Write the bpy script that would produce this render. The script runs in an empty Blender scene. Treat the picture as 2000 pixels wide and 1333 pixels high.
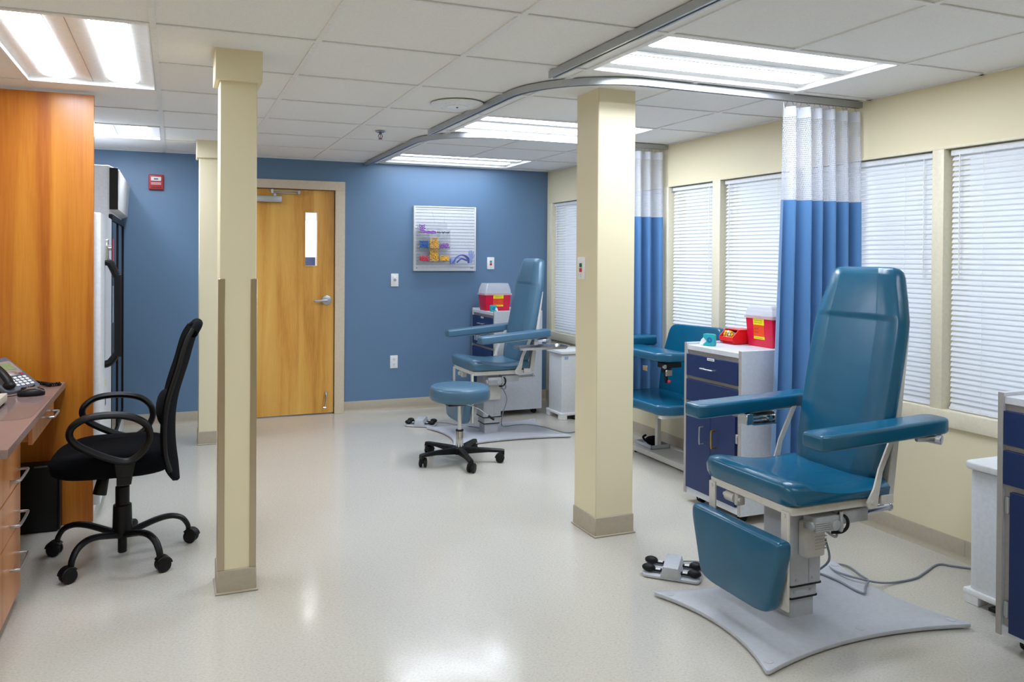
import bpy, bmesh, math, random
from mathutils import Vector, Matrix
random.seed(7)
PI = math.pi
COL = bpy.context.scene.collection
ZC, YW, XW = 2.2618, 3.7675, 3.5448
G = 0.6096

# ------------------------------------------------------------------ colours and materials
def lin(h):
    h = h.lstrip('#'); v = [int(h[i:i+2], 16) / 255 for i in (0, 2, 4)]
    return tuple(c / 12.92 if c <= .04045 else ((c + .055) / 1.055) ** 2.4 for c in v) + (1,)

class NT:
    def __init__(s, name):
        s.m = bpy.data.materials.new(name); s.m.use_nodes = True
        s.t = s.m.node_tree; s.t.nodes.clear()
        s.out = s.n('ShaderNodeOutputMaterial')
    def n(s, typ, **kw):
        nd = s.t.nodes.new(typ)
        for k, v in kw.items():
            if k in nd.inputs: nd.inputs[k].default_value = v
            else: setattr(nd, k, v)
        return nd
    def l(s, a, ao, b, bi): s.t.links.new(a.outputs[ao], b.inputs[bi])
    def bsdf(s, col, rough=.5, metal=0., **kw):
        b = s.n('ShaderNodeBsdfPrincipled'); b.inputs['Base Color'].default_value = col
        b.inputs['Roughness'].default_value = rough; b.inputs['Metallic'].default_value = metal
        for k, v in kw.items(): b.inputs[k.replace('_', ' ')].default_value = v
        s.l(b, 0, s.out, 0); return b
    def coord(s, scale=(1, 1, 1), src='Object', rot=(0, 0, 0)):
        c = s.n('ShaderNodeTexCoord'); m = s.n('ShaderNodeMapping')
        m.inputs['Scale'].default_value = scale; m.inputs['Rotation'].default_value = rot
        s.l(c, src, m, 'Vector'); return m
    def noise(s, vec, scale, detail=3., rough=.5, dist=0.):
        t = s.n('ShaderNodeTexNoise', Scale=scale, Detail=detail, Roughness=rough, Distortion=dist)
        s.l(vec, 0, t, 'Vector'); return t
    def ramp(s, src, so, stops):
        r = s.n('ShaderNodeValToRGB'); e = r.color_ramp.elements
        while len(e) < len(stops): e.new(.5)
        for el, (p, c) in zip(e, stops): el.position = p; el.color = c
        s.l(src, so, r, 'Fac'); return r
    def bump(s, src, so, b, strength, dist=.01):
        u = s.n('ShaderNodeBump', Strength=strength, Distance=dist)
        s.l(src, so, u, 'Height'); s.l(u, 0, b, 'Normal'); return u

def plain(name, hexc, rough=.5, metal=0., bump=0, bscale=60., var=.04, **kw):
    """solid colour with a faint procedural variation in tone"""
    t = NT(name); c = lin(hexc); b = t.bsdf(c, rough, metal, **kw)
    v = t.coord(); nz = t.noise(v, bscale, 2.)
    lo = tuple(x * (1 - var) for x in c[:3]) + (1,); hi = tuple(min(1, x * (1 + var)) for x in c[:3]) + (1,)
    r = t.ramp(nz, 'Fac', [(.3, lo), (.7, hi)]); t.l(r, 0, b, 'Base Color')
    if bump: t.bump(nz, 'Fac', b, bump, .002)
    return t.m

def wood(name, stops, sx, sz, axis='z', rough=.3, contrast=1., scale=1., **kw):
    t = NT(name); b = t.bsdf(stops[0][1], rough, 0, **kw)
    sc = {'z': (sx, sx, sz), 'x': (sz, sx, sx), 'y': (sx, sz, sx)}[axis]
    v = t.coord(sc)
    n1 = t.noise(v, 1.0 * scale, 4., .5, .7)
    n2 = t.noise(t.coord(tuple(a * 9 for a in sc)), 1.6 * scale, 3., .6)
    mx = t.n('ShaderNodeMath', operation='MULTIPLY_ADD'); mx.inputs[1].default_value = .28; t.l(n2, 'Fac', mx, 0)
    sub = t.n('ShaderNodeMath', operation='MULTIPLY_ADD'); sub.inputs[1].default_value = 1.0; sub.inputs[2].default_value = -.14
    t.l(n1, 'Fac', sub, 0); t.l(sub, 0, mx, 2)
    r = t.ramp(mx, 0, stops); t.l(r, 0, b, 'Base Color')
    return t.m

def emit(name, hexc, s):
    t = NT(name); e = t.n('ShaderNodeEmission', Color=lin(hexc), Strength=s); t.l(e, 0, t.out, 0); return t.m

def clear(name, hexc, alpha, rough=.08):
    """thin clear plastic or glass sheet: part see-through, part glossy surface"""
    t = NT(name); b = t.bsdf(lin(hexc), rough); tr = t.n('ShaderNodeBsdfTransparent'); mx = t.n('ShaderNodeMixShader')
    mx.inputs[0].default_value = alpha; t.l(tr, 0, mx, 1); t.l(b, 0, mx, 2); t.l(mx, 0, t.out, 0); return t.m

def wall_paint(name, hexc, rough=.55):
    t = NT(name); c = lin(hexc); b = t.bsdf(c, rough); nz = t.noise(t.coord(), 220., 2.)
    t.bump(nz, 'Fac', b, .06, .002); return t.m

def mat_floor():
    t = NT('vinyl_tile'); b = t.bsdf(lin('#c8c4b6'), .13, 0, Specular_IOR_Level=.42)
    v = t.coord()
    st = t.coord((30, 48, 1), rot=(0, 0, .3))
    n1 = t.noise(st, 3.2, 4., .6); n2 = t.noise(v, 130., 2., .6); n3 = t.noise(v, 1.3, 2.)
    r1 = t.ramp(n1, 'Fac', [(.30, lin('#b6b0a3')), (.44, lin('#c5c0b4')), (.58, lin('#cac5b9')), (.72, lin('#d2cdc2'))])
    r2 = t.ramp(n2, 'Fac', [(.27, lin('#8b8475')), (.37, (1, 1, 1, 1))])
    m1 = t.n('ShaderNodeMix', data_type='RGBA', blend_type='MULTIPLY'); m1.inputs[0].default_value = .3
    t.l(r1, 0, m1, 6); t.l(r2, 0, m1, 7)
    r3 = t.ramp(n3, 'Fac', [(.3, (.94, .94, .93, 1)), (.7, (1, 1, 1, 1))])
    m2 = t.n('ShaderNodeMix', data_type='RGBA', blend_type='MULTIPLY'); m2.inputs[0].default_value = .6
    t.l(m1, 2, m2, 6); t.l(r3, 0, m2, 7)
    br = t.n('ShaderNodeTexBrick', offset=0., squash=1.)
    for k, x in (('Color1', (1, 1, 1, 1)), ('Color2', (.985, .985, .985, 1)), ('Mortar', (.86, .85, .82, 1)), ('Scale', 1.), ('Mortar Size', .0012), ('Brick Width', .3048), ('Row Height', .3048)):
        br.inputs[k].default_value = x
    t.l(v, 0, br, 'Vector')
    m3 = t.n('ShaderNodeMix', data_type='RGBA', blend_type='MULTIPLY'); m3.inputs[0].default_value = .15
    t.l(m2, 2, m3, 6); t.l(br, 'Color', m3, 7); t.l(m3, 2, b, 'Base Color')
    n4 = t.noise(v, 9., 3.); rr = t.ramp(n4, 'Fac', [(.3, (.10, .10, .10, 1)), (.75, (.18, .18, .18, 1))]); t.l(rr, 0, b, 'Roughness')
    n5 = t.noise(v, 5., 2.); t.bump(n5, 'Fac', b, .05, .01)
    return t.m

def mat_ceiling():
    t = NT('ceiling_tile'); b = t.bsdf(lin('#d9d7d4'), .85); v = t.coord()
    n = t.noise(v, 260., 2., .6)
    r = t.ramp(n, 'Fac', [(.3, lin('#e9e8e6')), (.6, lin('#f3f2f0'))]); t.l(r, 0, b, 'Base Color'); t.bump(n, 'Fac', b, .12, .003)
    return t.m

def mat_blind():
    t = NT('blind_slat'); d = t.n('ShaderNodeBsdfPrincipled'); d.inputs['Base Color'].default_value = lin('#eceef2'); d.inputs['Roughness'].default_value = .4
    tl = t.n('ShaderNodeBsdfTranslucent', Color=lin('#e4ebf5')); mx = t.n('ShaderNodeMixShader'); mx.inputs[0].default_value = .22
    t.l(d, 0, mx, 1); t.l(tl, 0, mx, 2); t.l(mx, 0, t.out, 0); return t.m

def mat_cloth(name, hexc):
    t = NT(name); d = t.n('ShaderNodeBsdfPrincipled'); d.inputs['Base Color'].default_value = lin(hexc); d.inputs['Roughness'].default_value = .75
    d.inputs['Sheen Weight'].default_value = .3
    tl = t.n('ShaderNodeBsdfTranslucent', Color=lin(hexc)); mx = t.n('ShaderNodeMixShader'); mx.inputs[0].default_value = .08
    v = t.coord(src='UV'); w = t.noise(v, 400., 1.); t.bump(w, 'Fac', d, .08, .002)
    t.l(d, 0, mx, 1); t.l(tl, 0, mx, 2); t.l(mx, 0, t.out, 0); return t.m

def mat_net():
    """white woven net with small holes, mapped along the cloth"""
    t = NT('white_netting'); d = t.n('ShaderNodeBsdfPrincipled'); d.inputs['Base Color'].default_value = lin('#d6d9e2'); d.inputs['Roughness'].default_value = .8
    tl = t.n('ShaderNodeBsdfTranslucent', Color=lin('#d6d9e2')); m0 = t.n('ShaderNodeMixShader'); m0.inputs[0].default_value = .25
    t.l(d, 0, m0, 1); t.l(tl, 0, m0, 2)
    tr = t.n('ShaderNodeBsdfTransparent'); mx = t.n('ShaderNodeMixShader')
    br = t.n('ShaderNodeTexBrick', offset=.5, squash=1.)
    for k, x in (('Color1', (0, 0, 0, 1)), ('Color2', (0, 0, 0, 1)), ('Mortar', (1, 1, 1, 1)), ('Scale', 1.), ('Mortar Size', .0024), ('Mortar Smooth', .2), ('Brick Width', .0085), ('Row Height', .0105)):
        br.inputs[k].default_value = x
    v = t.coord(src='UV'); t.l(v, 0, br, 'Vector'); t.l(br, 'Color', mx, 0)
    t.l(tr, 0, mx, 1); t.l(m0, 0, mx, 2); t.l(mx, 0, t.out, 0); return t.m

def mat_vinyl(name, hexc, rough=.26):
    t = NT(name); c = lin(hexc); b = t.bsdf(c, rough); v = t.coord()
    n = t.noise(v, 6., 3.); r = t.ramp(n, 'Fac', [(.3, tuple(x * .9 for x in c[:3]) + (1,)), (.7, tuple(min(1, x * 1.06) for x in c[:3]) + (1,))]); t.l(r, 0, b, 'Base Color')
    g = t.noise(t.coord((1, 1, 1)), 9., 2.); g2 = t.noise(v, 420., 1.)
    u = t.bump(g, 'Fac', b, .10, .02); u2 = t.n('ShaderNodeBump', Strength=.05, Distance=.002); t.l(g2, 'Fac', u2, 'Height'); t.l(u2, 0, u, 'Normal')
    b.inputs['Coat Weight'].default_value = .15; b.inputs['Coat Roughness'].default_value = .15
    return t.m

def mat_brushed(name, hexc, rough=.3):
    t = NT(name); b = t.bsdf(lin(hexc), rough, 1.); n = t.noise(t.coord((300, 300, 3)), 1., 2.)
    r = t.ramp(n, 'Fac', [(.3, (rough * .8,) * 3 + (1,)), (.7, (rough * 1.3,) * 3 + (1,))]); t.l(r, 0, b, 'Roughness'); return t.m

m = {}
m['floor'] = mat_floor(); m['ceil'] = mat_ceiling(); m['tee'] = plain('ceiling_grid_enamel', '#ecebea', .5)
m['blue_wall'] = wall_paint('blue_wall_paint', '#62809f', .42); m['cream'] = wall_paint('cream_wall_paint', '#e7dcba', .5)
m['cove'] = plain('taupe_vinyl_base', '#b3a894', .45); m['trimcream'] = plain('cream_trim_paint', '#e4dcc2', .4); m['doorframe'] = plain('beige_door_frame_paint', '#d5c5ad', .4)
m['white'] = plain('white_plastic', '#eceded', .4); m['whitemetal'] = plain('white_enamel', '#e3e6ea', .35)
m['cherry'] = wood('cherry_laminate', [(.28, lin('#994f10')), (.45, lin('#b0641a')), (.58, lin('#bd7522')), (.75, lin('#c8822b'))], 9., .38, rough=.28)
m['oak'] = wood('oak_veneer', [(.25, lin('#b97f2f')), (.42, lin('#d79a43')), (.55, lin('#e3ab52')), (.75, lin('#eab960'))], 9., .5, rough=.35)
m['drawerwood'] = wood('drawer_laminate', [(.28, lin('#a8683a')), (.45, lin('#bb7a47')), (.6, lin('#c98a55')), (.78, lin('#d29a66'))], 9., .6, rough=.3)
m['desktop'] = plain('taupe_desk_laminate', '#8b736c', .32, bscale=300., var=.08)
m['vinyl'] = mat_vinyl('teal_vinyl', '#0b5878'); m['vinyl2'] = mat_vinyl('light_greyed_teal_vinyl', '#456a82', .34)  # far chair and stool: greyer light on the same teal put into the colour
m['putty'] = plain('putty_powder_coat', '#d2cfc8', .42); m['plate'] = plain('grey_plate_enamel', '#bec1c7', .38)
m['greyplastic'] = plain('grey_plastic', '#aeb1b5', .45); m['dgrey'] = plain('slate_plastic', '#5b626c', .42)
m['black'] = plain('black_plastic', '#0b0b0d', .45, Specular_IOR_Level=.3); m['fabric'] = plain('black_fabric', '#05060a', .95, bump=.3, bscale=900., Specular_IOR_Level=.12); m['rubber'] = plain('black_rubber', '#141416', .6)
m['chrome'] = mat_brushed('chrome', '#d6d8da', .14); m['steel'] = plain('stainless_steel', '#bdb09a', .3, 1., var=.02, bscale=3.); m['board'] = plain('slat_board_enamel', '#d3d6db', .45); m['cable'] = plain('grey_cable', '#7f868f', .5); m['tray_steel'] = mat_brushed('tray_steel', '#c9cbce', .22); m['alu'] = mat_brushed('satin_aluminium', '#b9bcc0', .38); m['brass'] = mat_brushed('brass', '#cfa84e', .28)
m['navy'] = plain('navy_laminate', '#132b5c', .38); m['cart'] = plain('grey_cart_laminate', '#cfd3da', .42); m['cartedge'] = plain('taupe_edge_band', '#a5a09c', .45)
m['red'] = plain('sharps_red', '#d80d3d', .35); m['binred'] = plain('bin_red', '#e01b1f', .35); m['yellow'] = plain('label_yellow', '#f2e21a', .5); m['orange'] = plain('label_orange', '#ea4a12', .5)
m['teal'] = plain('dispenser_teal', '#1aa3ac', .35); m['alarm'] = plain('alarm_red', '#b3242b', .35); m['ink'] = plain('dark_ink', '#2b2b2b', .6); m['lblue'] = plain('pale_blue_plastic', '#9db6dc', .4)
m['purple'] = plain('purple_cap', '#8d3fb0', .4); m['tyellow'] = plain('yellow_cap', '#eeb62c', .4); m['tblue'] = plain('blue_cap', '#175fa6', .4); m['tred'] = plain('red_cap', '#d2203a', .4); m['tblack'] = plain('black_cap', '#23232b', .4)
m['tubeglass'] = clear('tube_plastic', '#dfe6ea', .45); m['acrylic'] = clear('clear_acrylic', '#b9c0c7', .08); m['lid'] = clear('clear_lid', '#e4e7ee', .5, .15); m['glass'] = clear('window_glass', '#eef4f6', .07, .02); m['darkglass'] = plain('dark_cooler_glass', '#0b0f14', .06)
m['lamp'] = emit('fluorescent_lamp', '#e8f1ff', 24.5); m['lamp_dim'] = emit('fluorescent_lamp_dim', '#e8f1ff', 13.0); m['lamp_bright'] = emit('fluorescent_lamp_bright', '#e8f1ff', 36.0); m['lamp_brightest'] = emit('fluorescent_lamp_brightest', '#e8f1ff', 50.0); m['pan'] = plain('white_reflector', '#f4f4f2', .35)  # lamp strengths differ per fixture only to balance brightness across the room
m['blind'] = mat_blind(); m['cloth'] = mat_cloth('blue_curtain_cloth', '#4f80b4'); m['net'] = mat_net(); m['heading'] = mat_cloth('white_heading_tape', '#d9dce4')
m['glove'] = plain('blue_nitrile', '#1c36b4', .4); m['glove2'] = plain('pale_blue_nitrile', '#8c9fd8', .45)
m['screen'] = plain('phone_screen', '#7c8a5c', .2); m['mat'] = clear('clear_desk_mat', '#a58f8a', .35, .05); m['tan'] = plain('tan_board', '#c3a878', .5)
m['green'] = plain('green_lens', '#15603f', .3); m['beige'] = plain('beige_plastic', '#cfc6b4', .45)

# ------------------------------------------------------------------ mesh building
def rpoly(pts, r, n=4):
    """round the corners of a polygon; r is one radius or a list"""
    N = len(pts); out = []
    for i in range(N):
        p = Vector(pts[i]); a = Vector(pts[i - 1]) - p; b = Vector(pts[(i + 1) % N]) - p
        ri = r[i] if isinstance(r, (list, tuple)) else r
        la, lb = a.length, b.length; ri = min(ri, la * .48, lb * .48)
        if ri <= 1e-5: out.append(tuple(p)); continue
        a.normalize(); b.normalize(); s, e = p + a * ri, p + b * ri
        for k in range(n + 1):
            t = k / n; q = s * (1 - t) ** 2 + p * 2 * t * (1 - t) + e * t * t; out.append(tuple(q))
    return out

def spline(pts, n=6, closed=False):
    P = [Vector(p) for p in pts]; N = len(P); out = []
    rng = N if closed else N - 1
    for i in range(rng):
        if closed: a, b, c, d = P[(i - 1) % N], P[i], P[(i + 1) % N], P[(i + 2) % N]
        else: a, b, c, d = P[max(i - 1, 0)], P[i], P[i + 1], P[min(i + 2, N - 1)]
        for k in range(n):
            t = k / n
            out.append(.5 * ((2 * b) + (c - a) * t + (2 * a - 5 * b + 4 * c - d) * t * t + (3 * b - a - 3 * c + d) * t ** 3))
    if not closed: out.append(P[-1])
    return out

class MB:
    def __init__(s): s.bm = bmesh.new(); s.mi = 0; s.uv = None
    def _take(s, tb, mtx=None):
        if mtx is not None:
            bmesh.ops.transform(tb, matrix=mtx, verts=tb.verts)
            if mtx.determinant() < 0: bmesh.ops.reverse_faces(tb, faces=tb.faces)
        me = bpy.data.meshes.new('tmp'); tb.to_mesh(me); tb.free()
        k = len(s.bm.faces); s.bm.from_mesh(me); bpy.data.meshes.remove(me)
        s.bm.faces.ensure_lookup_table()
        for f in s.bm.faces[k:]: f.material_index = s.mi
        return s
    def box(s, x0, x1, y0, y1, z0, z1, b=0, seg=2, mtx=None):
        tb = bmesh.new(); bmesh.ops.create_cube(tb, size=1)
        for v in tb.verts: v.co = Vector(((x0 + x1) / 2 + v.co.x * (x1 - x0), (y0 + y1) / 2 + v.co.y * (y1 - y0), (z0 + z1) / 2 + v.co.z * (z1 - z0)))
        if b: bmesh.ops.bevel(tb, geom=list(tb.edges), offset=b, segments=seg, profile=.5, affect='EDGES')
        return s._take(tb, mtx)
    def prism(s, pts, axis, a, b, bev=0, seg=3, mtx=None):
        tb = bmesh.new()
        def P(p, h): return {'x': (h, p[0], p[1]), 'y': (p[0], h, p[1]), 'z': (p[0], p[1], h)}[axis]
        v0 = [tb.verts.new(P(p, a)) for p in pts]; v1 = [tb.verts.new(P(p, b)) for p in pts]
        f0 = tb.faces.new(v0); f1 = tb.faces.new(v1[::-1]); n = len(pts)
        for i in range(n): tb.faces.new((v0[i], v1[i], v1[(i + 1) % n], v0[(i + 1) % n]))
        bmesh.ops.recalc_face_normals(tb, faces=tb.faces)
        if bev: bmesh.ops.bevel(tb, geom=list(f0.edges) + list(f1.edges), offset=bev, segments=seg, profile=.5, affect='EDGES', clamp_overlap=True)
        return s._take(tb, mtx)
    def loft(s, rings, caps=True, close=True, uvs=None):
        tb = s.bm; k = len(tb.faces); V = [[tb.verts.new(p) for p in r] for r in rings]; n = len(rings[0]); nf = []
        if uvs is not None and s.uv is None: s.uv = tb.loops.layers.uv.new('UVMap')
        for i in range(len(V) - 1):
            for j in range(n if close else n - 1):
                jj = (j + 1) % n; f = tb.faces.new((V[i][j], V[i][jj], V[i + 1][jj], V[i + 1][j])); f.material_index = s.mi; nf.append(f)
                if uvs is not None:
                    for lp, u in zip(f.loops, (uvs[i][j], uvs[i][jj], uvs[i + 1][jj], uvs[i + 1][j])): lp[s.uv].uv = u
        if caps and close:
            for r in (V[0][::-1], V[-1]):
                f = tb.faces.new(r); f.material_index = s.mi; nf.append(f)
        if close: bmesh.ops.recalc_face_normals(tb, faces=nf)
        return s
    def tube(s, pts, r, seg=10, n=6, closed=False, flat=None, up=(0, 0, 1), raw=False):
        P = [Vector(p) for p in pts] if raw else spline(pts, n, closed)
        N = len(P); rings = []; prev = None
        for i, p in enumerate(P):
            if closed: t = P[(i + 1) % N] - P[i - 1]
            else: t = P[min(i + 1, N - 1)] - P[max(i - 1, 0)]
            t.normalize()
            if prev is None:
                u = Vector(up); u = u - t * u.dot(t)
                if u.length < 1e-3: u = t.orthogonal()
            else: u = prev - t * prev.dot(t)
            u.normalize(); prev = u; w = t.cross(u)
            rr = r(i / max(N - 1, 1)) if callable(r) else r; ru, rw = (rr, rr) if flat is None else (rr * flat[0], rr * flat[1])
            rings.append([p + u * (ru * math.cos(2 * PI * k / seg)) + w * (rw * math.sin(2 * PI * k / seg)) for k in range(seg)])
        if closed: rings.append(rings[0]); return s.loft(rings, caps=False)
        return s.loft(rings)
    def cyl(s, p0, p1, r, seg=20, r2=None, b=0):
        p0, p1 = Vector(p0), Vector(p1); d = p1 - p0; L = d.length; q = d.to_track_quat('Z', 'Y').to_matrix().to_4x4(); q.translation = p0
        r2 = r if r2 is None else r2; b = min(b, r * .9, r2 * .9, L * .45)
        prof = [(r - b, 0), (r - b * .3, b * .3), (r, b), (r2, L - b), (r2 - b * .3, L - b * .3), (r2 - b, L)] if b else [(r, 0), (r2, L)]
        return s.lathe(prof, seg=seg, mtx=q)
    def lathe(s, prof, c=(0, 0, 0), seg=32, mtx=None):
        rings = []; M4 = mtx or Matrix.Translation(c)
        for r, z in prof: rings.append([M4 @ Vector((r * math.cos(2 * PI * k / seg), r * math.sin(2 * PI * k / seg), z)) for k in range(seg)])
        return s.loft(rings)
    def sphere(s, c, rad, seg=16):
        rx, ry, rz = rad if isinstance(rad, tuple) else (rad,) * 3; n = max(6, seg // 2); rings = []
        for i in range(1, n):
            a = PI * i / n; rings.append([(c[0] + rx * math.sin(a) * math.cos(2 * PI * k / seg), c[1] + ry * math.sin(a) * math.sin(2 * PI * k / seg), c[2] - rz * math.cos(a)) for k in range(seg)])
        return s.loft(rings)
    def build(s, name, mat, parent=None, angle=38, loc=None):
        me = bpy.data.meshes.new(name); s.bm.normal_update(); s.bm.to_mesh(me); s.bm.free()
        for x in (mat if isinstance(mat, (list, tuple)) else [mat]): me.materials.append(m[x] if isinstance(x, str) else x)
        me.shade_smooth(); me.set_sharp_from_angle(angle=math.radians(angle))
        o = bpy.data.objects.new(name, me); COL.objects.link(o)
        if parent: o.parent = parent
        if loc: o.location = loc
        return o

def thing(name, label, cat, loc=(0, 0, 0), rz=0, group=None):
    o = bpy.data.objects.new(name, None); COL.objects.link(o); o.location = loc; o.rotation_euler.z = rz; o.empty_display_size = .1
    return tag(o, label, cat, group)
def tag(o, label, cat, group=None):
    o['label'] = label; o['category'] = cat
    if group: o['group'] = group
    return o
def struct(name, mb, mat, parent=None, **kw):
    o = mb.build(name, mat, parent, **kw)
    if parent is None: o['kind'] = 'structure'
    return o
def bx(name, mat, parent, *a, **k): return MB().box(*a, **k).build(name, mat, parent)
def copy_tree(o, parent=None):
    c = o.copy(); COL.objects.link(c); c.parent = parent
    for ch in list(o.children): copy_tree(ch, c)
    return c
def bar_handle(name, mat, parent, p0, p1, out, r=.005):
    """bow handle: two feet and a bar, out = offset vector"""
    p0, p1, o = Vector(p0), Vector(p1), Vector(out); d = (p1 - p0) * .1
    return MB().tube([p0, p0 + o * .75, p0 + o + d, p1 + o - d, p1 + o * .75, p1], r, 8, 4, up=(.3, .5, .8)).build(name, mat, parent)
# ------------------------------------------------------------------ room shell
XL, YF = -1.35, -4.7
fl = MB().box(XL - .1, XW + .2, YF - .1, YW + .1, -.1, 0); fl = struct('floor', fl, 'floor')
DX0, DX1, DZ = .51, 1.424, 2.0
b = MB(); b.box(XL - .1, DX0, YW, YW + .12, 0, ZC + .25); b.box(DX1, XW + .2, YW, YW + .12, 0, ZC + .25); b.box(DX0, DX1, YW, YW + .12, DZ, ZC + .25)
struct('wall_back', b, 'blue_wall')
struct('wall_left', MB().box(XL - .1, XL, YF, YW, 0, ZC + .25), 'cream')
struct('wall_front', MB().box(XL - .1, XW + .2, YF - .1, YF, 0, ZC + .25), 'cream')
WZ0, WZ1 = .69, 1.945
MULL = [(3.66, YW), (2.52, 2.58), (1.762, 1.826), (1.182, 1.262), (.50, .56), (-.43, -.369), (-1.36, -1.30)]
b = MB(); b.box(XW, XW + .14, YF, YW, 0, WZ0); b.box(XW, XW + .14, YF, YW, WZ1, ZC + .25); b.box(XW, XW + .14, YF, -1.36, WZ0, WZ1); b.box(XW, XW + .14, 3.66, YW, WZ0, WZ1)
struct('wall_right', b, 'cream')
# window openings, frames, panes
for i in range(len(MULL) - 1):
    y1, y0 = MULL[i][0], MULL[i + 1][1]
    w = bpy.data.objects.new('window_%d' % (i + 1), None); COL.objects.link(w); w.location = (XW + .09, (y0 + y1) / 2, WZ0); w['kind'] = 'structure'
    hy, hz = (y1 - y0) / 2, WZ1 - WZ0; f = MB(); t = .035
    f.box(-.03, .03, -hy, -hy + t, 0, hz); f.box(-.03, .03, hy - t, hy, 0, hz); f.box(-.03, .03, -hy + t, hy - t, 0, t); f.box(-.03, .03, -hy + t, hy - t, hz - t, hz)
    f.build('window_frame', 'trimcream', w)
    MB().box(-.004, .004, -hy + t, hy - t, t, hz - t).build('window_pane', 'glass', w)
k = 1
for (a, c) in MULL[1:-1]:
    struct('trim_%d' % k, MB().box(XW - .012, XW + .12, a, c, WZ0, WZ1, .003), 'trimcream'); k += 1
struct('trim_%d' % k, MB().box(XW - .02, XW + .06, -1.40, 3.74, .615, .693, .004), 'trimcream'); k += 1      # sill board
struct('trim_%d' % k, MB().box(XW - .008, XW + .01, -1.40, 3.74, WZ1, WZ1 + .012, .002), 'trimcream'); k += 1
struct('trim_%d' % k, MB().box(XW - .012, XW + .06, 3.645, 3.735, WZ0, WZ1, .004), 'trimcream'); k += 1
# vinyl cove base: prism with a toe
def cove(x0, y0, x1, y1, nx, ny, name, parent=None, h=.1, kind=True):
    """cove base along a line; n = direction into the room"""
    prof = [(0, 0), (.016, 0), (.014, .004), (.007, .014), (.005, .03), (.005, h - .004), (.003, h), (0, h)]
    rings = [[(x + nx * p[0], y + ny * p[0], p[1]) for p in prof] for x, y in ((x0, y0), (x1, y1))]
    mb = MB().loft(rings); o = mb.build(name, 'cove', parent)
    if parent is None: o['kind'] = 'structure'
    return o
cove(XL, YW, DX0 - .09, YW, 0, -1, 'baseboard_back'); cove(DX1 + .09, YW, XW, YW, 0, -1, 'baseboard_back')
cove(XW, -4.6, XW, YW, -1, 0, 'baseboard_right')
for yy in (-.55, .67, 1.89): struct('trim_%d' % k, MB().box(XW - .0062, XW - .004, yy, yy + .002, .016, .098), 'cartedge'); k += 1

# free-standing posts, each with base, optional cap and corner guards
def post(x0, x1, y0, y1, guard=False, cap=False):
    o = bpy.data.objects.new('column', None); COL.objects.link(o); o.location = (x0, y0, 0); o['kind'] = 'structure'
    w, d = x1 - x0, y1 - y0
    bx('column_shaft', 'cream', o, 0, w, 0, d, 0, ZC + .05, .004, 1)
    e = .009
    mb = MB().box(-e + .004, w + e - .004, -e + .004, d + e - .004, .0, .1, .004, 1); mb.prism([(-.012, -.012), (w + .012, -.012), (w + .012, d + .012), (-.012, d + .012)], 'z', 0, .009, .005, 3)
    mb.build('cove_base', 'cove', o)
    if cap: bx('column_cap', 'cream', o, -.02, w + .02, -.02, d + .02, ZC - .125, ZC + .04, .003, 1)
    if guard:
        for sx in (0, 1):
            xa = -.003 if sx == 0 else w - .024; g = MB().box(xa, xa + .027, -.0035, 0, .1, 1.315, .001, 1)
            xs = -.003 if sx == 0 else w; g.box(xs, xs + .003, -.003, .027, .1, 1.315, .001, 1)
            g.build('corner_guard', 'steel', o)
    return o
post(.252, .402, .268, .418, True, True)
post(.252, .402, 2.955, 3.105, False, True)
post(2.07, 2.288, .308, .53)

# ------------------------------------------------------------------ ceiling
LIGHTS = [('x', 3, -1), ('x', 3, 2), ('x', 3, 5), ('y', -1, 0), ('s', -1, 4), ('x', 3, -4), ('y', -1, -4)]
lit = set()
for kx, i, j in LIGHTS:
    for di in range(2 if kx == 'x' else 1):
        for dj in range(2 if kx == 'y' else 1): lit.add((i + di, j + dj))
mb = MB()
for i in range(-3, 6):
    for j in range(-8, 7):
        if (i, j) in lit: continue
        xa, xb = max(i * G, XL) + .009, min((i + 1) * G, XW) - .009; ya, yb = max(j * G, YF) + .009, min((j + 1) * G, YW) - .009
        if xb - xa < .02 or yb - ya < .02: continue
        mb.box(xa, xb, ya, yb, ZC + .006, ZC + .022)
c = struct('ceiling', mb, 'ceil')
mb = MB()
for i in range(-2, 6):
    for j in range(-8, 7):
        if (i, j) in lit and (i - 1, j) in lit: continue
        gap = lambda jj: (i, jj) in lit and (i - 1, jj) in lit
        ya, yb = max(j * G - (.012 if gap(j - 1) else 0), YF), min((j + 1) * G + (.012 if gap(j + 1) else 0), YW)
        if yb > ya: mb.box(i * G - .012, i * G + .012, ya, yb, ZC, ZC + .006)
for j in range(-7, 7):
    for i in range(-3, 6):
        if (i, j) in lit and (i, j - 1) in lit: continue
        xa, xb = max(i * G + .012, XL), min((i + 1) * G - .012, XW); mb.box(xa, xb, j * G - .012, j * G + .012, ZC, ZC + .005)
mb.box(XL, XW, YW - .02, YW, ZC, ZC + .006); mb.box(XW - .02, XW, YF, YW, ZC, ZC + .006)
struct('ceiling_grid', mb, 'tee')['kind'] = 'structure'
struct('ceiling_deck', MB().box(XL - .1, XW + .2, YF - .1, YW + .1, ZC + .25, ZC + .3), 'ceil')

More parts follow.
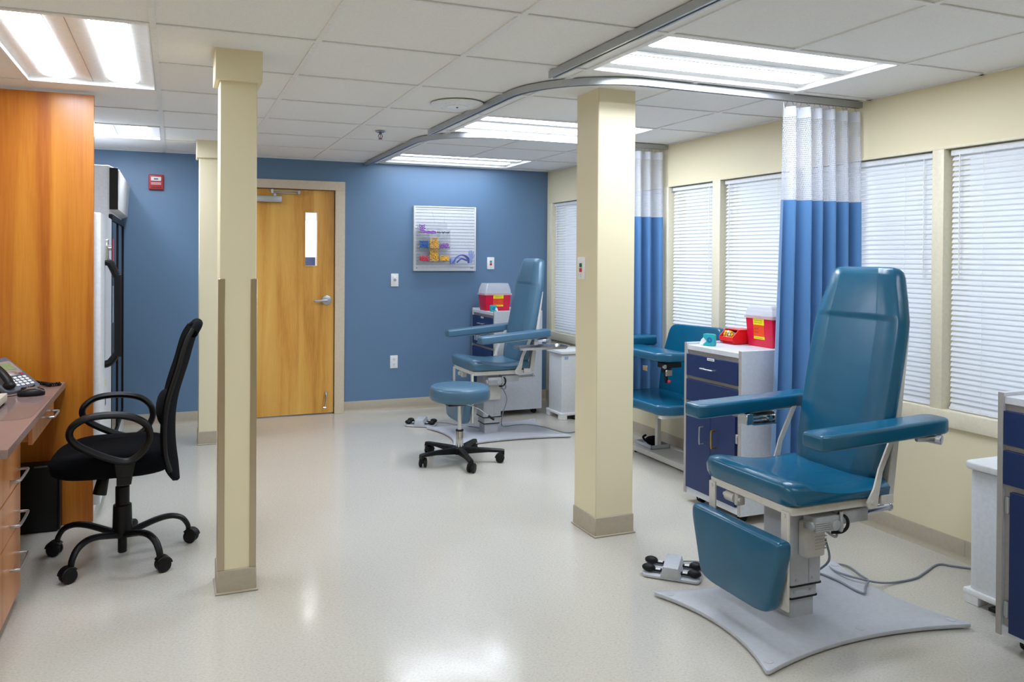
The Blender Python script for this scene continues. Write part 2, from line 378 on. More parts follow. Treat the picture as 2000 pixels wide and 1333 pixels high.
LAB = {('x', -1): 'two-lamp ceiling light nearest the camera, above the big teal chair', ('x', 2): 'two-lamp ceiling light behind the bare right-hand post', ('x', 5): 'two-lamp ceiling light up against the blue wall',
       ('y', 0): 'ceiling light with two glowing lamps over the desk and wood panel', ('s', 4): 'short ceiling light above the tall cooler by the blue wall',
       ('x', -4): 'unseen two-lamp ceiling light added for fill, near window bay', ('y', -4): 'unseen two-lamp ceiling light added for fill, near end of the desk side'}  # these two fixtures are out of view, added to fill the room evenly
LM = {('x', -1): 'lamp', ('x', 2): 'lamp_bright', ('x', 5): 'lamp_dim', ('y', 0): 'lamp', ('s', 4): 'lamp_brightest', ('x', -4): 'lamp_dim', ('y', -4): 'lamp'}
for kx, i, j in LIGHTS:
    L, W = (2 * G, G) if kx != 's' else (G, G)
    cx, cy = ((i + 1) * G, (j + .5) * G) if kx == 'x' else ((i + .5) * G, (j + 1) * G) if kx == 'y' else ((i + .5) * G, (j + .5) * G)
    o = thing('ceiling_light', LAB[(kx, j)], 'ceiling light', (cx, cy, ZC), 0 if kx == 'x' else PI / 2, 'recessed ceiling lights')
    hl, hw = L / 2 - .013, W / 2 - .013; h = MB()
    h.box(-hl, hl, -hw, hw, .06, .07); h.box(-hl, -hl + .006, -hw, hw, .001, .06); h.box(hl - .006, hl, -hw, hw, .001, .06)
    h.box(-hl, hl, -hw, -hw + .006, .001, .06); h.box(-hl, hl, hw - .006, hw, .001, .06)
    h.build('housing', 'pan', o); lampmat = LM[(kx, j)]
    r = MB(); n = 24; prof = []
    for q in range(n + 1):                                            # two shallow reflector vaults meeting at a centre ridge
        y = -hw + .006 + (2 * hw - .012) * q / n; ph = abs(((q / n * 2) % 1.0) * 2 - 1); prof.append((y, .0225 + .004 * (1 - ph ** 2)))
    prof = prof + [(hw - .006, .05), (-hw + .006, .05)]
    r.prism(prof, 'x', -hl + .006, hl - .006); r.build('reflector', 'pan', o)
    for s in (-1, 1):
        ln = hl - .04; pts = rpoly([(-ln, s * .145 - .07), (ln, s * .145 - .07), (ln, s * .145 + .07), (-ln, s * .145 + .07)], .0699 if kx != 'x' else .03, 8)
        lm = MB().prism(pts, 'z', .0195, .03, .003, 2)
        for f in lm.bm.faces: f.material_index = 0 if f.normal.z < -.25 else 1
        lm.build('lamp', [lampmat, 'pan'], o)
    bx('ridge', 'alu', o, -hl + .006, hl - .006, -.0015, .0015, .0205, .03)
# air diffuser plate and sprinkler
d = thing('ceiling_diffuser', 'round white air diffuser plate on the ceiling beside the curtain track', 'ceiling vent', (1.545, .94, ZC))
MB().lathe([(.148, .0), (.15, -.004), (.147, -.008), (.12, -.012), (.02, -.014)], seg=48).build('rim', 'white', d)
v = MB(); v.lathe([(.055, -.0125), (.055, -.017), (.05, -.018), (.01, -.018)], seg=32)
for a in range(4): v.cyl((.105 * math.cos(a * PI / 2 + .6), .105 * math.sin(a * PI / 2 + .6), -.012), (.105 * math.cos(a * PI / 2 + .6), .105 * math.sin(a * PI / 2 + .6), -.016), .005, 10)
v.build('hub', 'pan', d)
MB().cyl((0, 0, -.017), (0, 0, -.022), .006, 10).build('screw', 'ink', d)
s = thing('sprinkler_head', 'small chrome fire sprinkler hanging from the ceiling near the blue wall', 'sprinkler', (1.386, 2.016, ZC))
MB().lathe([(.035, 0), (.035, -.003), (.022, -.009), (.01, -.009)], seg=24).build('escutcheon', 'chrome', s)
f = MB().cyl((0, 0, -.006), (0, 0, -.02), .009, 12); f.tube([(-.007, 0, -.018), (-.014, 0, -.032), (-.006, 0, -.046), (0, 0, -.05)], .0025, 6, 4); f.tube([(.007, 0, -.018), (.014, 0, -.032), (.006, 0, -.046), (0, 0, -.05)], .0025, 6, 4)
f.build('frame', 'dgrey', s); MB().cyl((0, 0, -.02), (0, 0, -.048), .0022, 8).build('bulb', 'tred', s); MB().cyl((0, 0, -.05), (0, 0, -.053), .014, 16).build('deflector', 'dgrey', s)

# curtain tracks: channel swept along a path under the ceiling
def track(path, label):
    P = [Vector((x, y, 0)) for x, y in path]; rings = []; N = len(P)
    sec = [(-.016, 0), (-.016, -.032), (-.006, -.032), (-.006, -.022), (.006, -.022), (.006, -.032), (.016, -.032), (.016, 0)]
    for i, p in enumerate(P):
        t = (P[min(i + 1, N - 1)] - P[max(i - 1, 0)]).normalized(); nrm = Vector((t.y, -t.x, 0))
        rings.append([p + nrm * a + Vector((0, 0, ZC + z)) for a, z in sec])
    o = MB().loft(rings).build('curtain_track', 'alu', angle=25); return tag(o, label, 'curtain track', 'ceiling curtain tracks')
def arc(cx, cy, r, a0, a1, n=14): return [(cx + r * math.cos(a0 + (a1 - a0) * k / n), cy + r * math.sin(a0 + (a1 - a0) * k / n)) for k in range(n + 1)]
track([(1.685, YF), (1.685, .075)], 'straight metal curtain track ending just before the bare right-hand post')
track([(1.685, 1.85), (1.685, .6)] + arc(2.185, .55, .5, PI, PI * 1.5)[1:] + [(XW, .065)], 'curved metal curtain track turning above the bare right-hand post')
track([(1.70, YW), (1.70, 2.25)] + arc(2.15, 2.25, .45, PI, PI * 1.5)[1:] + [(XW, 1.80)], 'curved metal curtain track that reaches the blue back wall')

# curtains: hooks, heading tape, net, cloth
def curtain(y, x0, x1, zb, nf, amp, label, seed, flare=0.):
    rnd = random.Random(seed); o = thing('privacy_curtain', label, 'curtain', ((x0 + x1) / 2, y, 0), 0, 'privacy curtains')
    n = nf * 14; ph = [rnd.uniform(-.9, .9) for _ in range(nf + 2)]; am = [rnd.uniform(.45, 1.1) for _ in range(nf + 2)]; w = x1 - x0
    def path(sc, fl):
        out = []
        for k in range(n + 1):
            u = k / n; q = u * nf; c = int(q); fr = q - c; A = amp * sc * (am[c] * (1 - fr) + am[c + 1] * fr)
            P = q + .12 * (ph[c] * (1 - fr) + ph[c + 1] * fr)
            out.append((-w / 2 + u * w - fl * (1 - u), A * math.sin(2 * PI * P)))
        return out
    def sheet(name, mat, zt, zbm, s0, s1, f0, f1, steps):
        rings = []; uvs = []
        for i in range(steps + 1):
            t = i / steps; z = zt + (zbm - zt) * t; p = path(s0 + (s1 - s0) * t, f0 + (f1 - f0) * t); rings.append([(a, b_, z) for a, b_ in p])
            L = [0.]
            for k in range(1, len(p)): L.append(L[-1] + math.hypot(p[k][0] - p[k - 1][0], p[k][1] - p[k - 1][1]))
            uvs.append([(a, z) for a in L])
        MB().loft(rings, close=False, uvs=uvs).build(name, mat, o, angle=80)
    sheet('heading_tape', 'heading', 2.205, 2.15, .55, .6, 0, 0, 2)
    sheet('net_panel', 'net', 2.15, 1.72, .6, .8, 0, 0, 6)
    sheet('cloth_panel', 'cloth', 1.72, zb, .8, 1.15, .002, flare, 16)
    for k in range(0, n + 1, 5):
        a, b_ = path(.55, 0)[k]; MB().tube([(a, b_, 2.195), (a, b_ * .5, 2.215), (a, 0, 2.23)], .0016, 6, 2).build('curtain_hook', 'alu', o)
    return o
curtain(.065, 3.015, 3.525, .32, 6, .062, 'blue curtain with white net top gathered behind the big teal chair', 3, .045)
curtain(1.80, 2.98, 3.50, .30, 6, .05, 'blue curtain with white net top half hidden behind the bare right-hand post', 5, .0)

# mini blinds
BL = ['window blind in the narrow end window by the blue wall', 'window blind behind the bare right-hand post', 'window blind just left of the wide bench chair', 'window blind above the wide bench chair back', 'window blind left of the blue curtain, above the sharps bin',
      'window blind at the right of the blue curtain behind the teal chair']
BL = ['blind in the end window next to the blue wall', 'blind behind the far blue curtain', 'blind in the narrow window right of the far blue curtain', 'blind above the sharps bin, left of the near blue curtain',
      'blind behind the teal chair, right of the near blue curtain', 'blind in the window at the right edge, above the navy cart']
slat_me = None
for i in range(len(MULL) - 1):
    y1, y0 = MULL[i][0] - .012, MULL[i + 1][1] + .012; cy = (y0 + y1) / 2; hw = (y1 - y0) / 2
    o = thing('window_blind', 'white mini ' + BL[i], 'window blind', (XW + .032, cy, WZ0), 0, 'white window blinds')
    H = WZ1 - WZ0
    bx('headrail', 'whitemetal', o, -.014, .016, -hw, hw, H - .032, H - .004, .002, 1)
    mb = MB(); n = 49; top = H - .045; bot = .028; rnd = random.Random(i)
    for q in range(n):
        z = bot + (top - bot) * q / (n - 1); tilt = math.radians(56 + rnd.uniform(-2, 2)); rr = []
        for sd in range(2):
            y = -hw + .004 if sd == 0 else hw - .004; ring = []
            for e in range(5):
                a = (e / 4 - .5) * .026; cr = .0022 * (1 - (2 * e / 4 - 1) ** 2)
                ring.append((a * math.cos(tilt) - cr * math.sin(tilt), y, z + a * math.sin(tilt) + cr * math.cos(tilt)))
            rr.append(ring)
        mb.loft(rr, close=False, caps=False)
    mb.build('slats', 'blind', o, angle=60)
    bx('bottom_rail', 'whitemetal', o, -.012, .012, -hw + .002, hw - .002, .005, .018, .003, 2)
    for f in (-.62, .62): bx('ladder_cord', 'white', o, -.0155, -.0145, f * hw - .0008, f * hw + .0008, .02, H - .03)
    s = 1 if i in (0, 3, 5) else -1
    MB().cyl((-.02, s * (hw - .05), H - .03), (-.02, s * (hw - .05), H - .62), .003, 8).build('tilt_wand', 'white', o)
    bx('mount_bracket', 'cartedge', o, -.018, .018, -s * hw - .001, -s * hw + .012, H - .034, H - .003, .001, 1)
# ------------------------------------------------------------------ door in the blue wall
d = bpy.data.objects.new('door_1', None); COL.objects.link(d); d.location = (DX0, YW, 0); d['kind'] = 'structure'; W = DX1 - DX0
f = MB()
for x in (-.088, W): f.box(x, x + .088, -.022, .12, 0, DZ, .003, 1)
f.box(-.088, W + .088, -.022, .12, DZ, DZ + .078, .003, 1)
for x in (0, W - .014): f.box(x, x + .014, .05, .12, 0, DZ - .01)
f.box(0, W, .05, .12, DZ - .012, DZ); f.build('door_frame', 'doorframe', d)
lf = MB(); vx0, vx1, vz0, vz1 = .645, .770, 1.318, 1.808; Y0, Y1 = .008, .05
lf.box(.004, vx0, Y0, Y1, .012, DZ - .004); lf.box(vx1, W - .004, Y0, Y1, .012, DZ - .004); lf.box(vx0, vx1, Y0, Y1, .012, vz0); lf.box(vx0, vx1, Y0, Y1, vz1, DZ - .004)
leaf = lf.build('door_leaf', 'oak', d)
g = MB(); t = .009
for a in ((vx0, vx0 + t, vz0, vz1), (vx1 - t, vx1, vz0, vz1), (vx0 + t, vx1 - t, vz0, vz0 + t), (vx0 + t, vx1 - t, vz1 - t, vz1)): g.box(a[0], a[1], Y0 - .004, Y1 + .004, a[2], a[3], .001, 1)
g.build('vision_frame', 'oak', leaf); bx('vision_pane', 'glass', leaf, vx0 + t, vx1 - t, .026, .032, vz0 + t, vz1 - t)
h = MB().cyl((W - .07, Y0, 1.02), (W - .07, -.006, 1.02), .043, 28, b=.003).cyl((W - .07, 0, 1.02), (W - .07, -.045, 1.02), .012, 14)
h.tube([(W - .07, -.045, 1.02), (W - .10, -.05, 1.02), (W - .175, -.046, 1.016), (W - .182, -.04, 1.016)], .0105, 10, 4, flat=(1.1, .8)); h.build('lever_handle', 'alu', leaf)
bx('closer_body', 'alu', leaf, .225, .442, -.05, Y0, 1.878, 1.932, .005, 2)
c = MB(); c.cyl((.385, -.02, 1.93), (.385, -.02, 1.955), .014, 14).box(.36, .60, -.03, -.018, 1.955, 1.967, .003, 1).box(.33, .60, -.05, -.04, 1.972, 1.982, .003, 1).cyl((.36, -.045, 1.955), (.36, -.045, 1.99), .012, 12); c.box(.575, .6, -.052, -.015, 1.95, 1.985, .003, 1)
c.build('closer_arm', 'alu', leaf)
s = MB().box(W - .085, W - .06, -.012, Y0, .165, .20, .003, 1).tube([(W - .072, -.02, .18), (W - .078, -.03, .13), (W - .09, -.03, .07)], .006, 8, 4).cyl((W - .103, -.03, .066), (W - .079, -.03, .062), .011, 12)
s.build('kick_stop', 'chrome', leaf)
struct('trim_20', MB().box(DX0, DX1, YW - .01, YW + .12, 0, .006), 'alu')
# the corridor seen through the small door pane
for nm, a in (('wall_corridor_back', (-.6, 3.0, 6.3, 6.4, 0, 2.5)), ('wall_corridor_left', (-.7, -.6, YW + .12, 6.4, 0, 2.5)), ('wall_corridor_right', (3.0, 3.1, YW + .12, 6.4, 0, 2.5)), ('floor_corridor', (-.7, 3.1, YW + .12, 6.4, -.1, 0)), ('ceiling_corridor', (-.7, 3.1, YW + .12, 6.4, 2.5, 2.6))): struct(nm, MB().box(*a), 'white')
o = thing('corridor_window', 'bright window seen through the small pane in the wooden door', 'window', (1.80, 6.29, 1.0)); o['kind'] = 'structure'
bx('frame', 'white', o, -.42, .42, -.02, 0, .16, .9, .005, 1); MB().box(-.36, .36, -.024, -.02, .40, .84).build('daylight', emit('daylight_pane', '#e6eefc', 2.2), o)
o = bx('box', 'navy', None, 1.42, 1.62, 5.9, 6.2, 0, 1.40, .01, 2); tag(o, 'dark blue cabinet edge glimpsed low in the door pane', 'cabinet'); o.name = 'cabinet'
o = MB().prism([(1.66, 0), (1.98, 0), (1.98, 1.44), (1.72, 1.44)], 'y', 5.95, 6.1, .01, 2).build('carton', 'tan'); tag(o, 'tan carton glimpsed low in the door pane', 'box')
L = bpy.data.lights.new('corridor_lamp', 'AREA'); L.energy = 45; L.size = 1.2; lo = bpy.data.objects.new('corridor_lamp', L); COL.objects.link(lo); lo.location = (1.2, 5.0, 2.45)

# ------------------------------------------------------------------ small things on the walls
def plate(name, label, cat, x, z, w=.072, h=.118, y=YW, group=None):
    o = thing(name, label, cat, (x, y, z), 0, group); bx('cover_plate', 'white', o, -w / 2, w / 2, -.007, 0, -h / 2, h / 2, .003, 2); return o
o = plate('light_switch', 'white rocker light switch plate on the blue wall right of the door', 'light switch', 1.980, 1.197)
bx('rocker', 'white', o, -.017, .017, -.011, -.006, -.034, .034, .003, 2)
MB().lathe([(.013, 0), (.014, .001), (.012, .0015), (.011, .0005)], seg=24, mtx=Matrix.Translation((0, -.0112, 0)) @ Matrix.Rotation(PI / 2, 4, 'X')).build('ring_mark', 'cartedge', o)
o = plate('wall_outlet', 'white double power outlet low on the blue wall', 'outlet', 1.977, .443)
for s in (-.024, .024):
    q = MB(); q.prism(rpoly([(-.017, s - .015), (.017, s - .015), (.017, s + .015), (-.017, s + .015)], .009), 'y', -.0095, -.006, .001, 1); r = q.build('receptacle', 'white', o)
    q = MB(); q.box(-.008, -.0055, -.0102, -.009, s - .001, s + .008); q.box(.0055, .008, -.0102, -.009, s - .001, s + .008); q.cyl((0, -.009, s - .007), (0, -.0102, s - .007), .003, 10); q.build('slots', 'ink', r)
def call_plate(label, x, z, y, tealtop, rz=0):
    o = thing('call_plate', label, 'call button', (x, y, z), rz, 'green and red call plates'); bx('cover_plate', 'white', o, -.037, .037, -.008, 0, -.058, .058, .003, 2)
    bx('green_button', tealtop, o, -.011, .011, -.013, -.007, .005, .026, .002, 1)['label'] = 'green button'; bx('red_button', 'tred', o, -.011, .011, -.013, -.007, -.02, .001, .002, 1)['label'] = 'red button'
    q = MB()
    for a in (-.034, -.043): q.box(-.006, .006, -.0086, -.008, a, a + .002)
    q.build('marking', 'cartedge', o); return o
call_plate('white call plate with green and red buttons on the blue wall', 2.936, 1.354, YW, 'teal')
call_plate('white call plate with green and red buttons on the side of the bare post', 2.07, 1.358, .465, 'green', -PI / 2).location = (2.0715, .465, 1.358)
a = thing('fire_alarm', 'red fire alarm with white strobe high on the blue wall', 'fire alarm', (-.061, YW, 2.013))
MB().prism(rpoly([(-.057, -.062), (.057, -.062), (.057, .062), (-.057, .062)], .008), 'y', -.035, .002, .006, 3).build('housing', 'alarm', a)
MB().prism(rpoly([(-.04, .008), (.04, .008), (.04, .042), (-.04, .042)], .006), 'y', -.052, -.034, .006, 3).build('strobe_lens', 'white', a)
q = MB(); q.box(-.016, .016, -.053, -.0515, .018, .030, .001, 1); q.build('flash_tube', 'dgrey', a)
q = MB()
for k in range(6): q.box(-.036 + k * .0125, -.028 + k * .0125, -.0362, -.0345, -.05, -.036, .001, 1)
q.build('sounder_slots', 'ink', a)
q = MB()
for z in (-.006, -.013, -.02): q.box(-.038, .038, -.0358, -.0349, z, z + .0025)
q.build('small_print', 'white', a)

# ------------------------------------------------------------------ slat board with clear bins and blood tubes
bX, bZ = 2.152, 1.280; BW, BH = .618, .606
o = thing('slat_board', 'white ribbed organiser board hung on the blue wall', 'wall organiser', (bX, YW, bZ))
prof = [(0, 0), (0, BH)]; pts = [(-.001, 0), (-.03, 0)]
n = 19
for k in range(n):
    z0 = .02 + (BH - .04) * k / n; p = (BH - .04) / n; pts += [(-.03, z0 + p * .38), (-.024, z0 + p * .42), (-.024, z0 + p * .54), (-.030, z0 + p * .60)]
pts += [(-.03, BH), (-.001, BH)]
MB().prism(pts, 'x', .012, BW - .012).build('slat_panel', 'board', o, angle=20)
q = MB()
for a in ((0, .014, 0, BH), (BW - .014, BW, 0, BH), (.014, BW - .014, 0, .012), (.014, BW - .014, BH - .012, BH)): q.box(a[0], a[1], -.036, 0, a[2], a[3], .002, 1)
q.build('edge_frame', 'board', o)
q = MB()
for x, z in ((.03, .028), (BW - .035, .03), (BW - .05, .03)): q.cyl((x, -.03, z), (x, -.038, z), .004, 10)
q.build('screw', 'dgrey', o)
yb = YW - .031
og = thing('tube_organiser', 'clear stepped bin rack of coloured blood tubes hung on the ribbed board', 'bin rack', (bX + .025, yb, bZ + .055))
def bin_(x0, x1, z, dep=.085, hh=.06):
    q = MB(); t = .002
    q.box(x0, x1, -dep, -.004, z, z + t); q.box(x0, x1, -dep, -dep + t, z, z + hh); q.box(x0, x0 + t, -dep, -.004, z, z + hh * 1.3); q.box(x1 - t, x1, -dep, -.004, z, z + hh * 1.3)
    return q.build('bin', 'acrylic', og)
OW = .302
for z in (.0, .115, .23):
    for k in range(3): bin_(k * OW / 3 + .001, (k + 1) * OW / 3 - .001, z + .03)
bx('back_sheet', 'acrylic', og, 0, OW, -.004, 0, 0, .40)
q = MB(); q.box(0, .003, -.10, 0, 0, .33, .001, 1); q.box(OW - .003, OW, -.10, 0, 0, .33, .001, 1); q.build('side_sheet', 'acrylic', og)
for s in (0, 1): MB().tube([(.14 + s * .13, -.03, .50), (.16 + s * .1, -.04, .42), (.165 + s * .10, -.03, .39)], .003, 8, 4).build('hanger_hook', 'acrylic', og)
bx('front_lip', 'acrylic', og, .004, OW - .004, -.102, -.100, .004, .026)
def tube_me(cap):
    q = MB().lathe([(.0048, 0), (.0056, .002), (.0056, .015), (.0042, .017)], seg=12); q.mi = 1; q.lathe([(.0045, -.05), (.0045, 0)], seg=10)
    x = q.build('blood_tube', [cap, 'tubeglass']); return x
def tubes(cap, word, spots, where):
    first = tube_me(cap); lab = '%s-capped blood tube %s' % (word, where)
    for k, (x, y, z, rx, rz) in enumerate(spots):
        t = first if k == 0 else first.copy()
        if k: COL.objects.link(t)
        t.location = (x, y, z); t.rotation_euler = (rx, 0, rz); tag(t, lab, 'blood tube', '%s-capped tubes %s' % (word, where))
rnd = random.Random(11)
def grid(x0, x1, z0, z1, nx, nz, dy=-.06):
    out = []
    for i in range(nx):
        for j in range(nz):
            out.append((bX + .025 + x0 + (x1 - x0) * (i + .5) / nx + rnd.uniform(-.002, .002), yb + dy - .02 * (1 - j / max(nz, 1)) + rnd.uniform(-.004, .004), bZ + .055 + z0 + (z1 - z0) * (j + .5) / nz + rnd.uniform(-.002, .002), PI / 2 + rnd.uniform(-.25, .25), rnd.uniform(-.25, .25)))
    return out
tubes('purple', 'purple', grid(.006, .062, .295, .375, 4, 5), 'heaped in the top left bin')
tubes('purple', 'purple', grid(.064, .16, .293, .318, 8, 2), 'lying along the top bins')
tubes('tblack', 'black', grid(.17, .295, .297, .312, 9, 1), 'lying in the top right bin')
tubes('tblue', 'blue', grid(.006, .092, .160, .225, 7, 5), 'in the middle left bin')
tubes('tyellow', 'yellow', grid(.106, .190, .155, .255, 6, 7), 'in the middle centre bin')
tubes('purple', 'light purple', grid(.205, .295, .160, .205, 7, 3), 'in the middle right bin')
tubes('tred', 'red', grid(.006, .092, .04, .09, 7, 4), 'in the bottom left bin')
tubes('tyellow', 'yellow', grid(.106, .190, .035, .15, 6, 8), 'in the bottom centre bin')
tubes('tyellow', 'yellow', grid(.206, .295, .04, .09, 7, 4), 'in the bottom right bin')
gb = thing('glove_bin', 'wide clear bin at the lower right of the ribbed board', 'bin', (bX + .335, yb, bZ + .06))
q = MB(); q.box(0, .235, -.10, -.002, 0, .002); q.box(0, .235, -.10, -.098, 0, .10, .0005, 1); q.box(0, .002, -.10, -.002, 0, .12); q.box(.233, .235, -.10, -.002, 0, .12); q.build('bin_shell', 'acrylic', gb)
q = MB().tube([(bX + .36, yb - .06, bZ + .075), (bX + .40, yb - .065, bZ + .13), (bX + .455, yb - .065, bZ + .15), (bX + .51, yb - .06, bZ + .125), (bX + .53, yb - .06, bZ + .075)], .017, 10, 6, flat=(.35, 1.6), up=(0, 0, 1))
q.tube([(bX + .40, yb - .075, bZ + .08), (bX + .44, yb - .08, bZ + .115), (bX + .50, yb - .075, bZ + .10)], .016, 10, 5, flat=(.4, 1.3)); tag(q.build('tourniquet_band', 'glove'), 'coil of dark blue tourniquet band in the clear bin', 'tourniquet')
q = MB().box(bX + .34, bX + .39, yb - .07, yb - .03, bZ + .064, bZ + .12, .008, 2); tag(q.build('wipe_packet', 'glove2'), 'small blue packet at the left of the clear bin', 'packet')
gx, gz = bX + .535, bZ + .075
q = MB().loft([[(gx + .02 * w * math.cos(t), yb - .085 + .008 * math.sin(t), gz + z) for t in [2 * PI * k / 12 for k in range(12)]] for z, w in ((0, .75), (.03, .65), (.055, .95), (.08, 1.))])
for k, (dx, L) in enumerate(((-.016, .038), (-.006, .046), (.005, .044), (.015, .034))): q.tube([(gx + dx, yb - .085, gz + .075), (gx + dx * 1.25, yb - .087, gz + .075 + L * .6), (gx + dx * 1.45, yb - .09, gz + .075 + L)], lambda t: .0052 - .0015 * t, 8, 3)
q.tube([(gx + .016, yb - .085, gz + .045), (gx + .028, yb - .088, gz + .062), (gx + .034, yb - .09, gz + .085)], lambda t: .0055 - .0015 * t, 8, 3)
tag(q.build('glove', 'glove2'), 'pale blue rubber glove with spread fingers sticking up from the clear bin', 'glove')
# ------------------------------------------------------------------ blood draw chairs
def plate_outline(x0, x1, y, sx, sy, r=.035):
    def q(a, b, sag, n=12):
        a, b = Vector(a), Vector(b); mid = (a + b) / 2; c = Vector((sum(p[0] for p in C4) / 4, 0)); dirn = Vector((c.x - mid.x, 0)) if abs(a.x - b.x) < 1e-6 else Vector((0, -mid.y))
        dirn.normalize(); return [tuple(a + (b - a) * (k / n) + dirn * sag * 4 * (k / n) * (1 - k / n)) for k in range(n)]
    C4 = [(x0, -y), (x1, -y), (x1, y), (x0, y)]
    pts = []
    for k in range(4): pts += q(C4[k], C4[(k + 1) % 4], sx if k % 2 else sy)
    out = []; N = len(pts)
    for i, p in enumerate(pts): out.append(p)
    return rpoly(out, [r if i % 12 == 0 else 0 for i in range(N)], 6)

def draw_chair(label, loc, lift, vin, tray, tilt=2.2, legdx=0):
    o = thing('blood_draw_chair', label, 'medical chair', loc, 0, 'teal blood draw chairs')
    base = MB().prism(plate_outline(-.455, .545, .335, .085, .075, .05), 'z', .006, .022, .004, 2)
    base = base.build('base_plate', 'plate', o)
    for x, y in ((-.40, .28), (-.40, -.28), (.49, -.28), (.49, .28), (.1, -.21)): MB().lathe([(.017, .0218), (.017, .0235), (.013, .024)], c=(x, y, 0), seg=20).build('floor_glide', 'plate', base)
    cx = -.03
    def stage(hx, hy, z0, z1, mat, name): 
        return MB().prism(rpoly([(cx - hx, -hy), (cx + hx, -hy), (cx + hx, hy), (cx - hx, hy)], .012, 3), 'z', z0, z1, .001, 1).build(name, mat, o)
    stage(.060, .058, .02, .098, 'plate', 'column_base'); stage(.070, .068, .096, .103, 'black', 'column_seal'); stage(.067, .065, .101, .150, 'plate', 'column_stage'); stage(.080, .078, .148, .155, 'black', 'column_seal')
    cs = stage(.077, .075, .153, .485 + lift, 'plate', 'column_housing')
    q = MB()
    for z in (.125, .175):
        for x in (-.05, .03): q.cyl((cx + x, -.066 if z < .15 else -.075, z), (cx + x, -.068 if z < .15 else -.077, z), .005, 10)
    q.box(cx + .012, cx + .014, -.0765, -.075, .155, .48 + lift); q.build('column_screws', 'alu', cs)
    z0 = lift
    f = MB()
    f.prism(rpoly([(-.25, -.225), (.22, -.225), (.22, .225), (-.25, .225)], .02, 3), 'z', .486 + z0, .517 + z0, .003, 1)
    f.box(-.16, .12, -.06, .06, .465 + z0, .49 + z0, .003, 1)
    for s in (-1, 1): f.box(.16, .222, s * .242 - .006, s * .242 + .006, .492 + z0, .528 + z0, .003, 1)
    f.build('seat_frame', 'putty', o)
    # seat pad: side profile swept across, soft edges
    top = [(-.268, .555), (-.272, .585), (-.262, .602), (-.225, .606), (-.17, .600), (-.11, .588), (-.05, .578), (.02, .573), (.09, .575), (.16, .580), (.215, .582)]
    rings = []
    ny = 14; hw = .245
    for k in range(ny + 1):
        u = -1 + 2 * k / ny; a = abs(u); e = 1 - max(0, (a - .86) / .14) ** 2 * .0; y = hw * (math.copysign(1 - (1 - a) ** 1.0, u)); inset = .022 * max(0, (a - .82) / .18) ** 2.2; dip = .008 * (1 - a * a)
        up = [(x + (inset if x < -.2 else 0) - (inset * .6 if x > .2 else 0), z - inset * 1.0 - dip * (1 if x > -.2 else .2)) for x, z in top]
        lo = [(.228 - inset, .560 - inset * .2), (.224 - inset, .533 + inset * .4), (.20, .518 + inset * .5), (-.05, .516 + inset * .5), (-.235 + inset * .5, .516 + inset * .5), (-.26 + inset, .522 + inset * .5)]
        rings.append([(x, y, z + z0) for x, z in up + lo])
    MB().loft(rings).build('seat', vin, o, angle=60)
    # backrest pad
    rings = []
    prof = [(.552, .15, .4), (.556, .172, .75), (.566, .185, .95), (.60, .203, 1), (.66, .214, 1), (.75, .219, 1), (.85, .222, 1), (.95, .223, 1), (1.05, .223, 1), (1.12, .222, 1), (1.17, .219, 1), (1.181, .2175, 1), (1.188, .216, 1), (1.20, .213, 1), (1.26, .197, 1), (1.31, .181, 1), (1.35, .170, .97), (1.373, .160, .85), (1.384, .146, .6), (1.388, .128, .3)]
    for z, w, ts in prof:
        head = .0035 if z > 1.185 else 0; c = .034 * (1 - ts); R = []
        fr = [(-.985, .040), (-.955, .022), (-.90, .013), (-.70, .006), (-.55, -.0005), (-.52, 0), (-.25, .003), (0, .0035), (.25, .003), (.52, 0), (.55, -.0005), (.70, .006), (.90, .013), (.955, .022), (.985, .040), (1.0, .052), (.97, .064), (.90, .069), (-.90, .069), (-.97, .064), (-1.0, .052)]
        for u, dd in fr:
            dd = dd - (head if abs(u) < .8 and dd < .03 else 0); dd = .034 + (dd - .034) * ts
            R.append((.16 + (z - .6) * .2 + dd, u * w, z - dd * .2 + z0))
        rings.append(R)
    bk = MB().loft(rings).build('backrest', vin, o, angle=50)
    q = MB()
    for y in (-.19, .19): q.prism([(.16 + (.50 - .6) * .2 + .085, .50), (.16 + (1.12 - .6) * .2 + .066, 1.12), (.16 + (1.12 - .6) * .2 + .077, 1.12), (.16 + (.50 - .6) * .2 + .125, .50)], 'y', y - .02, y + .02, .002, 1, mtx=Matrix.Translation((0, 0, z0)))
    q.box(.215, .235, -.19, .19, .60 + z0, .66 + z0); q.box(.305, .32, -.19, .19, 1.0 + z0, 1.05 + z0); q.build('back_frame', 'putty', o)
    for s in (-1, 1):
        y = s * .302; AX = (-.255, .402) if s > 0 else (-.238, .388 - .04 * tray)
        a = MB().prism(rpoly([(AX[0], -.046), (AX[0] + .035, -.055), (AX[1] - .032, -.055), (AX[1], -.04), (AX[1], .04), (AX[1] - .032, .055), (AX[0] + .035, .055), (AX[0], .046)], [.012, .01, .015, .02, .02, .015, .01, .012], 3), 'z', -.029, .029, .013, 4, mtx=Matrix.Translation((-.03 if s > 0 else 0, y, .781 + z0 + .0)) @ Matrix.Rotation(math.radians(-tilt), 4, 'Y'))
        arm = a.build('armrest', vin, o, angle=50)
        q = MB().prism([(.078, .51), (.09, .487), (.128, .487), (.155, .62), (.242, .79), (.222, .80), (.135, .63), (.112, .56)], 'y', y - s * .046, y - s * .054, .001, 1, mtx=Matrix.Translation((0, 0, z0)))
        q.cyl((.225, y - s * .05, .785 + z0), (.225, y - s * .02, .772 + z0), .009, 12); q.cyl((.105, y - s * .058, .51 + z0), (.105, y - s * .042, .51 + z0), .007, 12)
        q.build('arm_post', 'putty', o)
